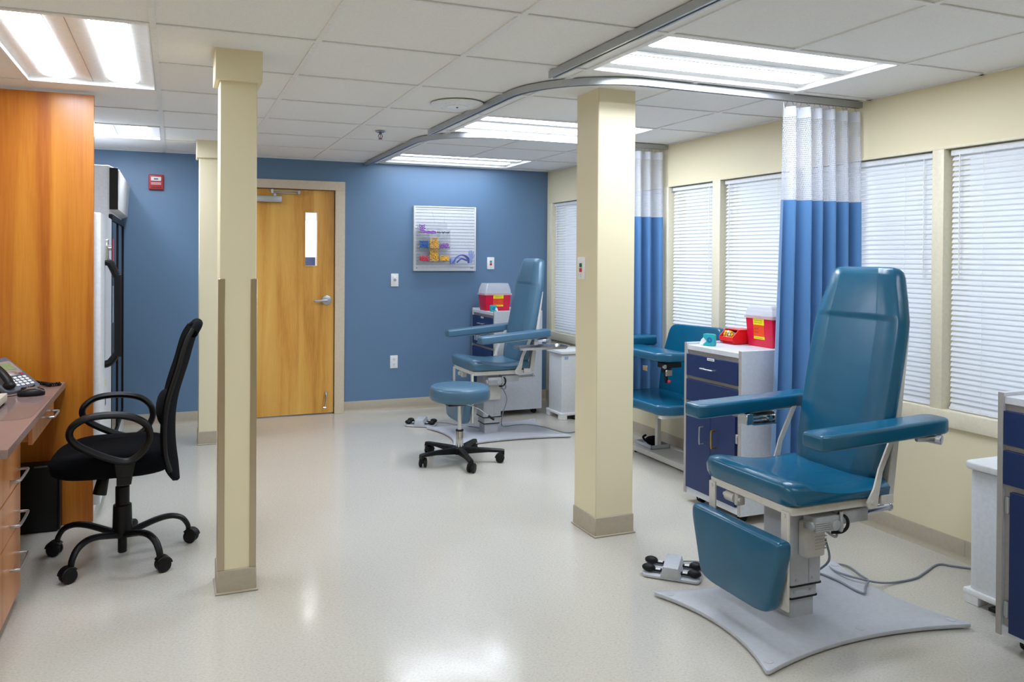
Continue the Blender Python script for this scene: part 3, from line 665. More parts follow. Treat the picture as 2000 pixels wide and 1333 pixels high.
        q = MB().box(-.09, .34, y - .022, y + .022, -.036, -.027, .002, 1, mtx=Matrix.Translation((0, 0, .781 + z0)) @ Matrix.Rotation(math.radians(-tilt), 4, 'Y')).build('arm_rail', 'putty', arm)
        q = MB()
        if s > 0:
            q.box(-.04, -.005, y - .055, y + .005, .702 + z0, .75 + z0, .002, 1); q.box(-.005, .115, y - .057, y - .050, .700 + z0, .706 + z0); q.box(.109, .116, y - .057, y + .005, .700 + z0, .75 + z0, .001, 1); q.box(-.005, .11, y - .005, y + .003, .704 + z0, .748 + z0); q.box(-.005, .11, y - .055, y, .700 + z0, .704 + z0)
            q.cyl((0, y - .03, .728 + z0), (.11, y - .035, .734 + z0), .007, 10).cyl((0, y - .03, .714 + z0), (.11, y - .035, .716 + z0), .006, 10).cyl((.085, y - .058, .724 + z0), (.085, y - .03, .724 + z0), .012, 14)
        else:
            q.cyl((.24, y - .02, .752 + z0), (.31, y - .045, .752 + z0), .012, 16, b=.003).cyl((.305, y - .02, .752 + z0), (.32, y - .062, .750 + z0), .019, 18, b=.004).box(.22, .31, y - .015, y + .015, .752 + z0, .765 + z0, .002, 1)
        q.build('arm_clamp', 'chrome' if s > 0 else 'alu', arm)
    # leg rest on two straps
    lz = lift * .3
    pts = rpoly([(-.245, .405), (.245, .405), (.248, .36), (.190, .135), (.13, .12), (-.13, .12), (-.190, .135), (-.248, .36)], [.035, .035, .05, .06, .08, .08, .06, .05], 5)
    MB().prism(pts, 'x', -.325 + legdx, -.262 + legdx, .02, 4, mtx=Matrix.Translation((0, 0, lz))).build('leg_rest', vin, o, angle=50)
    for s in (-1, 1):
        q = MB().box(-.258, -.247, s * .2 - .018, s * .2 + .018, .14 + lz, .5 + z0, .002, 1).box(-.262 + legdx, -.247, s * .15 - .02, s * .15 + .02, .2, .24, .001, 1); q.cyl((-.262, s * .2, .485 + z0), (-.243, s * .2, .485 + z0), .007, 12)
        q.build('leg_strap', 'putty', o)
    q = MB().cyl((-.22, .10, .455 + z0), (-.22, .15, .455 + z0), .02, 16).box(-.23, -.19, .08, .10, .43 + z0, .49 + z0, .003, 1).cyl((-.22, .07, .455 + z0), (-.22, .17, .455 + z0), .008, 12); q.build('leg_pivot', 'putty', o)
    # lift motors
    y = -.185; q = MB()
    q.box(-.125, -.01, y - .03, y + .035, .405 + z0, .465 + z0, .008, 2)
    for k in range(5): q.box(-.128, -.055, y - .033, y + .03, .412 + k * .0075 + z0, .416 + k * .0075 + z0, .001, 1)
    q.cyl((-.14, y - .012, .43 + z0), (-.125, y - .012, .43 + z0), .018, 16, b=.003); q.cyl((-.03, y - .036, .43 + z0), (-.03, y - .028, .43 + z0), .02, 18, b=.002)
    q.box(-.01, .005, y - .036, y + .04, .40 + z0, .475 + z0, .004, 1); q.box(.005, .135, y - .026, y + .026, .425 + z0, .475 + z0, .004, 2)
    mo = q.build('tilt_motor', 'greyplastic', o)
    MB().cyl((.13, y, .45 + z0), (.262, y, .458 + z0), .015, 18).cyl((.262, y, .458 + z0), (.275, y, .459 + z0), .019, 18, b=.003).build('motor_rod', 'chrome', mo)
    q = MB().box(cx - .045, cx + .055, -.118, -.074, .27 + z0, .41 + z0, .012, 3)
    for k in range(5): q.box(cx - .0, cx + .057, -.120, -.08, .30 + .012 * k + z0, .304 + .012 * k + z0, .001, 1)
    q.build('lift_motor', 'putty', o)
    MB().tube([(-.01, y - .02, .47 + z0), (.01, y - .04, .455 + z0), (.012, y - .044, .425 + z0), (.0, y - .03, .40 + z0), (-.02, y, .39 + z0)], .006, 8).build('motor_cable', 'black', o)
    MB().tube([(.02, -.12, .37 + z0), (.035, -.15, .355 + z0), (.055, -.14, .37 + z0), (.06, -.11, .40 + z0)], .005, 8).build('motor_cable', 'alu', o)
    if tray:
        t = MB(); x0, x1, y0, y1, zt = .02, .455, -.465, -.275, .716
        def rr(d, z): return [(p[0], p[1], z) for p in rpoly([(x0 + d, y0 + d), (x1 - d, y0 + d), (x1 - d, y1 - d), (x0 + d, y1 - d)], .05 - d * .5, 6)]
        t.loft([rr(.018, zt), rr(.006, zt + .018), rr(-.004, zt + .021), rr(-.004, zt + .023), rr(.008, zt + .021), rr(.02, zt + .003)])
        tr = t.build('instrument_tray', 'tray_steel', o)
        MB().box(.14, .36, -.345, -.29, .709, .7155, .002, 1).box(.2, .3, -.335, -.275, .705, .7165, .003, 1).box(.23, .26, -.285, -.272, .70, .765, .002, 1).build('tray_bracket', 'putty', tr)
    return o
draw_chair('big teal blood draw chair nearest the camera, on a grey star-cornered plate', (2.40, -.69, 0), 0., 'vinyl', False)
draw_chair('teal blood draw chair with a steel tray, in the corner by the blue wall', (2.46, 2.575, 0), .022, 'vinyl2', True, 4.6)

def cable(label, pts, r=.0045, mat='cable', name='power_cord'):
    return tag(MB().tube(pts, r, 8, 5).build(name, mat), label, 'cable')
Z = .0285
cable('grey cable looping across the plate and floor beside the big teal chair', [(2.43, -.80, .33), (2.50, -.75, .22), (2.56, -.60, .10), (2.68, -.46, Z), (2.737, -.469, Z), (2.755, -.566, Z), (2.748, -.639, Z), (2.756, -.69, Z), (2.81, -.648, Z), (2.88, -.60, Z), (2.935, -.515, Z - .02), (2.965, -.417, Z - .02), (2.924, -.372, Z - .02), (2.868, -.40, Z - .012), (2.826, -.478, Z), (2.823, -.557, Z + .009), (2.876, -.615, Z + .003), (2.96, -.615, .012), (3.05, -.616, .0055), (3.15, -.612, .0055), (3.25, -.58, .0055), (3.383, -.537, .0055), (3.43, -.575, .0055), (3.50, -.64, .0055)])
cable('dark cable trailing over the floor behind the far chair towards the white step bin', [(2.49, 2.47, .40), (2.53, 2.45, .30), (2.50, 2.46, .18), (2.56, 2.62, .06), (2.62, 2.68, Z), (2.74, 2.70, Z), (2.841, 2.66, Z), (2.914, 2.536, Z), (3.02, 2.42, .0055), (3.10, 2.40, .0055), (3.20, 2.50, .0055)], .004)

def pedal(label, loc, rz):
    o = thing('foot_pedal', label, 'foot pedal', loc, rz, 'four-button foot pedals')
    q = MB(); q.prism(rpoly([(-.115, -.085), (.115, -.085), (.125, -.06), (.125, .06), (.115, .085), (-.115, .085), (-.125, .06), (-.125, -.06)], .015, 3), 'z', .003, .016, .004, 2); q.build('pedal_base', 'plate', o)
    MB().prism([(-.045, .014), (.045, .014), (.032, .06), (-.032, .06)], 'y', -.088, .088, .006, 2).build('pedal_housing', 'plate', o)
    for sx in (-1, 1):
        for sy in (-1, 1):
            b = MB().box(min(sx * .04, sx * .085), max(sx * .04, sx * .085), sy * .045 - .012, sy * .045 + .012, .024, .032, .002, 1).sphere((sx * .098, sy * .045, .034), (.030, .022, .017), 16).build('pedal_button', 'black', o)
            bx('button_label', 'white', b, min(sx * .048, sx * .068), max(sx * .048, sx * .068), sy * .045 - .009, sy * .045 + .009, .0318, .0328)
    return o
pedal('grey four-button foot pedal on the floor in front of the big teal chair', (2.165, -.20, 0), math.radians(-42))
pedal('grey four-button foot pedal on the floor under the far chair by the blue wall', (2.02, 3.06, 0), math.radians(-30))
cable('thin grey lead from the near foot pedal to the big teal chair', [(2.225, -.137, .03), (2.27, -.11, .01), (2.364, -.14, .0055), (2.42, -.26, .0055), (2.43, -.38, .016), (2.41, -.50, Z), (2.40, -.58, Z), (2.40, -.604, .05)], .003, 'cable', 'pedal_lead')
cable('thin grey lead from the far foot pedal under the far chair', [(2.10, 3.11, .03), (2.16, 3.12, .006), (2.24, 3.05, .006), (2.30, 2.92, .012), (2.36, 2.75, Z), (2.40, 2.68, Z), (2.405, 2.66, .05)], .003, 'cable', 'pedal_lead')

# ------------------------------------------------------------------ round stool
def caster(parent, x, y, rz, rad=.028, mat='black', hood='black', top=.075, name='caster'):
    c, s = math.cos(rz), math.sin(rz); T = Matrix.Translation((x, y, 0)) @ Matrix.Rotation(rz, 4, 'Z')
    def tr(p): return T @ Vector(p)
    q = MB()
    for d in (-.016, .016): q.cyl(tr((.012, d - .009, rad)), tr((.012, d + .009, rad)), rad, 20, b=.006)
    w = q.build(name, mat, parent)
    h = MB(); arcp = [(.012 + (rad + .007) * math.cos(a), rad + (rad + .007) * math.sin(a)) for a in [PI * (.05 + .75 * k / 10) for k in range(11)]]
    inner = [(.012 + (rad * .55) * math.cos(a), rad + (rad * .55) * math.sin(a)) for a in [PI * (.8 - .75 * k / 10) for k in range(11)]]
    h.prism(arcp + inner, 'y', -.022, .022, .003, 1, mtx=T); h.cyl(tr((-.006, 0, rad)), tr((-.006, 0, top)), .008, 10); h.build('caster_hood', hood, w); return w
st = thing('round_stool', 'round grey-teal rolling stool with black five-arm base in front of the far chair', 'stool', (1.925, 1.885, 0))
pf = [(r * .945, z + .022) for r, z in [(.02, .404), (.195, .404), (.212, .410), (.220, .424), (.222, .45), (.220, .480), (.212, .497), (.200, .5035), (.194, .5015), (.188, .504), (.10, .508), (.01, .508)]]
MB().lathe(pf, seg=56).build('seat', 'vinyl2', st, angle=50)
MB().box(-.10, .03, -.05, .05, .392, .427, .008, 2).build('seat_mechanism', 'black', st)
l = MB().tube([(.02, -.03, .405), (.10, -.08, .38), (.17, -.12, .325)], .004, 8, 4).build('lever', 'chrome', st); MB().tube([(.165, -.117, .328), (.20, -.138, .303)], .0085, 10, 3).build('lever_grip', 'black', l)
MB().cyl((0, 0, .20), (0, 0, .41), .0145, 20).lathe([(.0155, .27), (.0155, .276)], seg=20).build('gas_piston', 'chrome', st)
MB().cyl((0, 0, .035), (0, 0, .215), .0255, 24, b=.002).build('column_tube', 'chrome', st); MB().cyl((0, 0, .213), (0, 0, .222), .027, 24).build('column_collar', 'black', st)
MB().lathe([(.05, .058), (.055, .07), (.05, .098), (.03, .105)], seg=24).build('hub', 'black', st)
for k in range(5):
    a = math.radians(264 + 72 * k); R = Matrix.Rotation(a, 4, 'Z'); g = MB(); rr = []
    for x, w, z0_, z1_ in ((.03, .030, .060, .102), (.10, .025, .066, .102), (.20, .021, .074, .098), (.285, .02, .074, .094), (.31, .018, .060, .09)):
        rr.append([R @ Vector(p) for p in ((x, -w, z0_), (x, w, z0_), (x, w * .8, z1_ - .006), (x, w * .45, z1_), (x, -w * .45, z1_), (x, -w * .8, z1_ - .006))])
    leg = g.loft(rr).build('leg', 'black', st, angle=30); caster(leg, .292 * math.cos(a), .292 * math.sin(a), math.radians([40, 150, 200, 20, 60][k]), .029, top=.075)

# ------------------------------------------------------------------ wide bench chair
bc = thing('bench_chair', 'wide teal bench chair half hidden behind the bare right-hand post', 'medical chair', (3.2, 1.35, 0))
def W_(x, y): return (x - 3.2, y - 1.35)
def wp(name, mat, pts, z0, z1, bev, r=.03, par=bc, **k): return MB().prism(rpoly([W_(*p) for p in pts], r, 4), 'z', z0, z1, bev, 4, **k).build(name, mat, par, angle=50)
wp('seat', 'vinyl', [(2.975, 1.10), (3.05, 1.03), (3.40, 1.03), (3.40, 1.68), (2.975, 1.68)], .402, .468, .018, [.02, .05, .04, .04, .05])
MB().prism(rpoly([(1.02 - 1.35, .40), (1.68 - 1.35, .40), (1.66 - 1.35, .70), (1.58 - 1.35, .945), (1.02 - 1.35, .958)], [.04, .04, .1, .07, .07], 6), 'x', -.03, .03, .018, 4, mtx=Matrix.Translation((.19, 0, 0)) @ Matrix.Rotation(math.radians(4), 4, 'Y')).build('backrest', 'vinyl', bc, angle=50)
a = wp('armrest', 'vinyl', [(2.985, 1.12), (3.06, 1.05), (3.20, 1.05), (3.20, 1.60), (2.985, 1.60)], .742, .802, .02, [.03, .04, .03, .03, .03])
q = MB().box(-.16, -.02, -.24, -.17, .70, .735, .003, 1).box(-.13, -.11, -.22, -.20, .60, .72, .003, 1).cyl((-.15, -.22, .69), (-.10, -.22, .69), .022, 16); q.build('arm_bracket', 'black', a)
MB().cyl((-.16, -.245, .712), (-.16, -.255, .712), .014, 14).box(-.15, -.10, -.252, -.246, .65, .69, .002, 1).box(-.19, -.185, -.10, -.05, .665, .70, .001, 1).build('clamp_plate', 'chrome', a)
MB().sphere((-.125, -.25, .615), .011, 12).build('release_knob', 'tred', a)['label'] = 'red release knob'
wp('armrest', 'vinyl', [(2.92, 1.60), (3.345, 1.60), (3.345, 1.735), (2.92, 1.735)], .785, .86, .022, .035)
f = MB()
for x, y in ((3.33, 1.58), (3.33, 1.10)): f.box(*sum(((W_(x, y)[0] - .016, W_(x, y)[0] + .016), (W_(x, y)[1] - .016, W_(x, y)[1] + .016)), ()), .052, .405, .003, 1)
for n_, x, y in (('leg', 3.33, 1.58), ('leg', 3.33, 1.10)): pass
f.build('legs', 'putty', bc)
q = MB(); q.box(.015, .055, -.33, .38, .012, .052, .003, 1); q.box(.23, .27, -.33, .38, .012, .052, .003, 1); q.box(.055, .23, -.33, .42, .03, .046); q.build('base_frame', 'putty', bc)
MB().box(.0, .02, -.32, .33, .37, .40).box(-.2, .18, -.28, -.24, .38, .402).box(-.2, .18, .22, .26, .38, .402).build('seat_rail', 'putty', bc)
for (x, y) in ((.035, -.30), (.035, .36), (.25, -.30), (.25, .36)): MB().cyl((x, y, 0), (x, y, .014), .014, 14).build('foot', 'black', bc)
t = MB(); t.box(3.26, 3.42, 1.56, 1.76, .0475, .052); t.box(3.26, 3.264, 1.56, 1.76, .05, .075); t.box(3.416, 3.42, 1.56, 1.76, .05, .075); t.box(3.26, 3.42, 1.56, 1.564, .05, .075); t.box(3.26, 3.42, 1.756, 1.76, .05, .075)
tag(t.build('tray', 'plate'), 'shallow grey tray on the base of the wide bench chair', 'tray')
q = MB().sphere((3.34, 1.66, .085), (.05, .06, .032), 16).sphere((3.33, 1.63, .105), (.025, .03, .024), 12).tube([(3.31, 1.70, .075), (3.30, 1.72, .10), (3.33, 1.73, .11)], .008, 8)
tag(q.build('cuff', 'fabric'), 'crumpled black cuff lying in the grey tray under the bench chair', 'cuff')
# ------------------------------------------------------------------ black office chair
OX, OY = -.145, .855
oc = thing('office_chair', 'black high-back office chair with loop arms at the desk', 'office chair', (OX, OY, 0))
rings = []
for z, sc in ((.378, .80), (.382, .93), (.395, .985), (.42, 1.), (.45, 1.), (.475, .985), (.492, .95), (.503, .88), (.509, .72), (.510, .4)):
    R = []
    for k in range(40):
        a = 2 * PI * k / 40; c, s = math.cos(a), math.sin(a); e = .62; x = math.copysign(abs(c) ** e, c); y = math.copysign(abs(s) ** e, s)
        xx = -.035 + x * .262 * sc; dz = -.022 * max(0, (-x - .35) / .65) ** 2 if z > .45 else 0
        dz += .012 * max(0, abs(y) - .5) if z > .48 else 0
        R.append((xx, y * .25 * sc, z + dz))
    rings.append([(a_, b_, .426 + (c_ - .378) * .80) for a_, b_, c_ in R])
MB().loft(rings).build('seat', 'fabric', oc, angle=60)
# curved back panel: rows up the spine
spine = [(.238, .345, .05), (.232, .42, .16), (.222, .50, .20), (.217, .58, .212), (.219, .66, .216), (.232, .75, .22), (.254, .83, .22), (.276, .90, .215), (.294, .97, .205), (.312, 1.03, .19), (.330, 1.07, .165)]
S = spline([(x, w, z) for x, z, w in spine], 4); rings = []
for x, w, z in S:
    R = []
    for u in [-1 + 2 * k / 14 for k in range(15)]: R.append((x - .045 * u * u * min(1, w / .2) - .006, u * w, z))
    for u in [1 - 2 * k / 14 for k in range(15)]: R.append((x - .045 * u * u * min(1, w / .2) + .014, u * w, z))
    rings.append(R)
back = MB().loft(rings).build('backrest', 'fabric', oc, angle=60)
MB().tube([(.335, -.16, 1.066), (.322, -.17, 1.05)] if 0 else [(.305, -.165, 1.05), (.325, -.10, 1.078), (.333, 0, 1.084), (.325, .10, 1.078), (.305, .165, 1.05)], .021, 12, 6).build('head_roll', 'fabric', back)
fr = MB()
for s in (-1, 1): fr.tube([(x - .045 * min(1, w / .2) + .012, s * w, z) for x, z, w in spine[1:]], .011, 8, 4)
fr.tube([(.232, 0, .345), (.236, 0, .42), (.226, 0, .5), (.224, 0, .6), (.226, 0, .68)], .010, 8, 4, flat=(2.6, .8), up=(0, 1, 0)); fr.build('back_frame', 'black', back)
MB().sphere((.185, 0, .685), (.042, .165, .085), 20).build('lumbar_pad', 'fabric', back)
armp = [(-.34, .631), (-.332, .667), (-.294, .698), (-.242, .712), (-.172, .714), (-.11, .705), (-.064, .686), (-.031, .655), (-.02, .617), (-.024, .586), (-.045, .547), (-.08, .515), (-.122, .503), (-.189, .523), (-.27, .563), (-.318, .596)]
for s in (-1, 1):
    y = s * .25; q = MB().tube([(x - OX, y + (.012 * s if z > .68 else 0), z) for x, z in armp], .0165, 10, 4, closed=True, flat=(1.25, .95), up=(0, 1, 0))
    q.prism(rpoly([(-.165 - OX, .512), (-.14 - OX, .492), (-.122 - OX, .494), (-.10 - OX, .492), (-.075 - OX, .512), (-.090 - OX, .438), (-.156 - OX, .438)], .008, 2), 'y', y - .013, y + .013, .004, 2)
    q.box(-.155 - OX, -.095 - OX, min(y, y - s * .10), max(y, y - s * .10), .402, .416, .003, 1); q.box(-.155 - OX, -.095 - OX, y - .008, y + .008, .402, .44, .003, 1); q.build('armrest', 'black', oc)
MB().box(-.12, .10, -.07, .07, .385, .430, .01, 2).build('seat_mechanism', 'black', oc)
MB().cyl((-.075, -.085, .398), (-.09, -.10, .325), .025, 20, .030, b=.004).build('tension_knob', 'black', oc)
MB().cyl((0, 0, .30), (0, 0, .385), .011, 16).build('gas_piston', 'chrome', oc)
MB().lathe([(.028, .33), (.031, .328), (.031, .245), (.040, .243), (.041, .235), (.044, .105), (.03, .09), (.02, .085), (.02, .022), (.016, .018)], seg=28).build('column_sleeve', 'black', oc)
for k in range(5):
    a = math.radians(231.5 + 72 * k); c, s = math.cos(a), math.sin(a)
    leg = MB().tube([(x * c, x * s, z) for x, z in ((.02, .105), (.09, .125), (.16, .143), (.22, .146), (.27, .128), (.298, .092), (.305, .062))], lambda t: .0185 - .005 * t, 10, 5, flat=(.85, 1.1)).build('leg', 'black', oc)
    caster(leg, .305 * c, .305 * s, math.radians([215, 20, 335, 60, 165][k]), .032, top=.075)

# ------------------------------------------------------------------ desk group
o = tag(MB().box(-1.345, -.318, 1.40, 1.425, 0.004, ZC - .012, .001, 1).build('wood_panel', 'cherry'), 'tall cherry wood panel standing behind the desk', 'wood panel')
o['kind'] = 'thing'
dk = thing('desk', 'taupe desk top with wood drawers along the left edge', 'desk', (-.9, .65, 0)); ox, oy = -.9, .65
bx('desk_top', 'desktop', dk, -.445, .452, -.745, .745, .718, .75, .002, 1)
pc = MB().box(-.44, .378, -.70, -.16, .02, .716); pc.build('pedestal', 'drawerwood', dk)
for z0, z1, hz in ((.494, .712, .545), (.328, .490, .373), (.05, .324, .205)):
    dr = bx('drawer', 'drawerwood', dk, .376, .395, -.705, -.162, z0, z1, .002, 1)
    bar_handle('handle', 'alu', dr, (.395, -.38, hz), (.395, -.19, hz), (.034, 0, 0), .0055) 
bx('toe_base', 'black', dk, -.42, .33, -.68, -.18, 0, .05)
pd = bx('pencil_drawer', 'drawerwood', dk, .422, .44, -.17, .42, .633, .708, .002, 1); bx('drawer_box', 'drawerwood', pd, .0, .422, -.16, .41, .645, .70)
bar_handle('handle', 'alu', pd, (.44, .20, .672), (.44, .36, .672), (.03, 0, 0), .005)
bx('back_panel', 'drawerwood', dk, -.44, -.42, -.70, .74, .05, .716)
tw = thing('computer_tower', 'black computer tower on the floor under the desk', 'computer', (-.62, 1.355, 0))
bx('case', 'black', tw, -.18, .148, -.042, .042, .004, .345, .004, 2); bx('front_bezel', 'black', tw, .148, .158, -.045, .04, .008, .342, .003, 2)
q = MB().box(.04, .10, -.0435, -.041, .332, .340, .001, 1); q.build('badge_strip', 'dgrey', tw)
mt = tag(MB().prism(rpoly([(-.80, .42), (-.462, .42), (-.452, .96), (-.80, .96)], [.0, .07, .02, .0], 6), 'z', .7502, .7522).build('desk_mat', 'mat'), 'clear glossy mat lying on the taupe desk top', 'desk mat')
# mouse
mo = thing('computer_mouse', 'black and silver computer mouse on the desk', 'mouse', (-.545, 1.0, .7525), math.radians(8))
rings = []
for z, sc in ((0, .94), (.004, 1), (.012, 1), (.02, .93), (.028, .74), (.033, .45)):
    rings.append([(.058 * math.cos(2 * PI * k / 24) * (sc ** .7) + (.004 if z > .02 else 0), .031 * math.sin(2 * PI * k / 24) * sc, z) for k in range(24)])
MB().loft(rings).build('mouse_body', 'black', mo, angle=60)
MB().loft([[(.004 + x * 1.0, y * w, z) for y in (-.02, -.01, 0, .01, .02)] + [(.004 + x, y * w, z - .003) for y in (.02, .01, 0, -.01, -.02)] for x, w, z in ((-.045, .7, .024), (-.02, 1., .0345), (.01, 1.05, .0365), (.035, .9, .028), (.05, .6, .019))]).build('top_shell', 'alu', mo)
tag(MB().tube([(-.60, 1.0, .757), (-.64, .99, .754), (-.67, 1.03, .7535), (-.72, 1.05, .7535), (-.80, 1.1, .7535)], .002, 6).build('mouse_cable', 'black'), 'thin black mouse cable on the desk', 'cable')
# telephone
ph = thing('desk_phone', 'grey office telephone with keypad and green screen on the desk', 'telephone', (-.685, 1.205, .752), math.radians(-38))
T = Matrix.Translation((0, 0, .052)) @ Matrix.Rotation(math.radians(30), 4, 'Y')
MB().prism(rpoly([(-.14, -.10), (.115, -.10), (.125, -.08), (.125, .08), (.115, .10), (-.14, .10)], [.01, .02, .03, .03, .02, .01], 4), 'z', .0, .026, .006, 3, mtx=T).build('phone_body', 'dgrey', ph)
MB().prism([(-.12, 0), (.10, 0), (.10, .004), (-.105, .108), (-.12, .108)], 'y', -.085, .085, .004, 2).build('phone_stand', 'black', ph)
MB().prism(rpoly([(-.10, -.03), (.0, -.03), (.0, .085), (-.10, .085)], .01), 'z', .026, .0285, mtx=T).build('display_bezel', 'alu', ph)
MB().prism([(-.085, -.015), (-.03, -.015), (-.03, .07), (-.085, .07)], 'z', .0283, .0295, mtx=T).build('display', 'screen', ph)
MB().prism(rpoly([(-.015, .0), (.02, .0), (.02, .05), (-.015, .05)], .014), 'z', .026, .031, .002, 2, mtx=T).build('navigation_pad', 'alu', ph)
for i in range(4):
    for j in range(4):
        MB().box(.028 + i * .019, .041 + i * .019, -.025 + j * .027, -.006 + j * .027, .0255, .031, .003, 2, mtx=T).build('key', 'white', ph)
MB().box(.004, .014, .062, .078, .0255, .030, .002, 1, mtx=T).build('hold_key', 'tred', ph)['label'] = 'red key'
hs = MB().tube([T @ Vector(p) for p in ((-.13, -.072, .05), (-.10, -.072, .062), (0, -.072, .068), (.07, -.072, .058), (.10, -.072, .044))], .02, 12, 5, flat=(.75, 1.1)); hs.sphere(T @ Vector((.095, -.072, .040)), (.03, .026, .02), 14).sphere(T @ Vector((-.125, -.072, .045)), (.03, .026, .02), 14)
tag(hs.build('handset', 'black', ph), 'black handset', 'x'); del bpy.data.objects['handset']['category']
cp = []
for k in range(260):
    t = k / 259; a = t * 2 * PI * 30; base = spline([(-.60, 1.10, .766), (-.56, 1.18, .764), (-.575, 1.27, .772), (-.53, 1.27, .764), (-.50, 1.24, .762), (-.455, 1.255, .762)], 43); b = base[min(int(t * (len(base) - 1)), len(base) - 1)]
    cp.append((b.x + .003 * math.cos(a), b.y + .008 * math.cos(a), b.z + .0085 * math.sin(a)))
tag(MB().tube(cp, .0028, 5, raw=True).build('coiled_cord', 'black'), 'coiled black telephone cord bunched on the desk', 'cord')
kb = thing('monitor_base', 'grey equipment stand at the left edge of the desk', 'equipment stand', (-.745, .62, .7525))
bx('platform', 'beige', kb, -.12, .135, -.20, .20, .012, .045, .003, 2)
for x, y in ((.12, -.15), (.12, .15), (-.1, -.15), (-.1, .15)): MB().cyl((x, y, 0), (x, y, .013), .012, 14).build('foot', 'black', kb)

# ------------------------------------------------------------------ cold storage behind the panel
fz = thing('upright_freezer', 'white upright freezer with a black door handle behind the wood panel', 'freezer', (-.6, 1.84, 0))
bx('cabinet', 'whitemetal', fz, -.40, .23, -.375, .375, .06, 1.635, .006, 2); bx('kick_plate', 'whitemetal', fz, -.38, .272, -.37, .37, 0.002, .06)
dr = bx('door', 'whitemetal', fz, .236, .312, -.378, .372, .07, 1.638, .008, 2)
MB().tube([(.31, -.12, 1.372), (.34, -.12, 1.362), (.372, -.12, 1.29), (.378, -.12, 1.26), (.378, -.12, .87), (.372, -.12, .845), (.34, -.12, .80), (.31, -.12, .79)], .021, 8, 2, flat=(.85, 1.), up=(0, 1, 0)).build('handle', 'black', dr)
MB().box(.31, .33, -.14, -.08, 1.38, 1.50, .005, 2).cyl((.33, -.11, 1.45), (.345, -.11, 1.45), .014, 14).build('lock', 'chrome', dr)
q = MB().box(.311, .3125, -.10, -.06, .66, .70).build('sticker', 'yellow', dr); q['label'] = 'yellow sticker'
bx('sticker', 'ink', dr, .311, .3125, -.10, -.04, .55, .60)
bx('temperature_box', 'white', fz, .20, .25, -.395, -.374, .88, .97, .004, 2)
cl = thing('display_cooler', 'tall glass-door cooler with a white header sign against the blue wall', 'cooler', (-.62, 3.11, 0))
bx('cabinet', 'whitemetal', cl, -.40, .30, -.64, .63, .004, 2.0, .006, 2)
q = MB()
for y in (-.645, -.02, .60): q.box(.296, .318, y, y + .035, .12, 1.68, .004, 1)
q.box(.296, .318, -.61, .60, .12, .16); q.box(.296, .318, -.61, .60, 1.64, 1.68); q.build('door_frame', 'black', cl)
for y in (-.61, .015): bx('glass_door', 'darkglass', cl, .298, .310, y, y + .585, .16, 1.64)
hd = MB().prism([(.295, 1.70), (.345, 1.72), (.36, 1.97), (.295, 2.0)], 'y', -.64, .63, .006, 2).build('header_sign', 'white', cl); bx('header_edge', 'black', hd, .30, .352, -.646, -.635, 1.71, 1.985, .002, 1)
q = MB()
for k in range(9): q.box(.298, .322, -.60, .60, .02 + k * .011, .026 + k * .011)
q.build('vent_grille', 'white', cl)
bx('notice', 'tred', cl, .3105, .312, -.55, -.40, 1.30, 1.52)['label'] = 'red notice'; bx('notice', 'lblue', cl, .3105, .312, -.50, -.30, .95, 1.20)['label'] = 'pale blue notice'

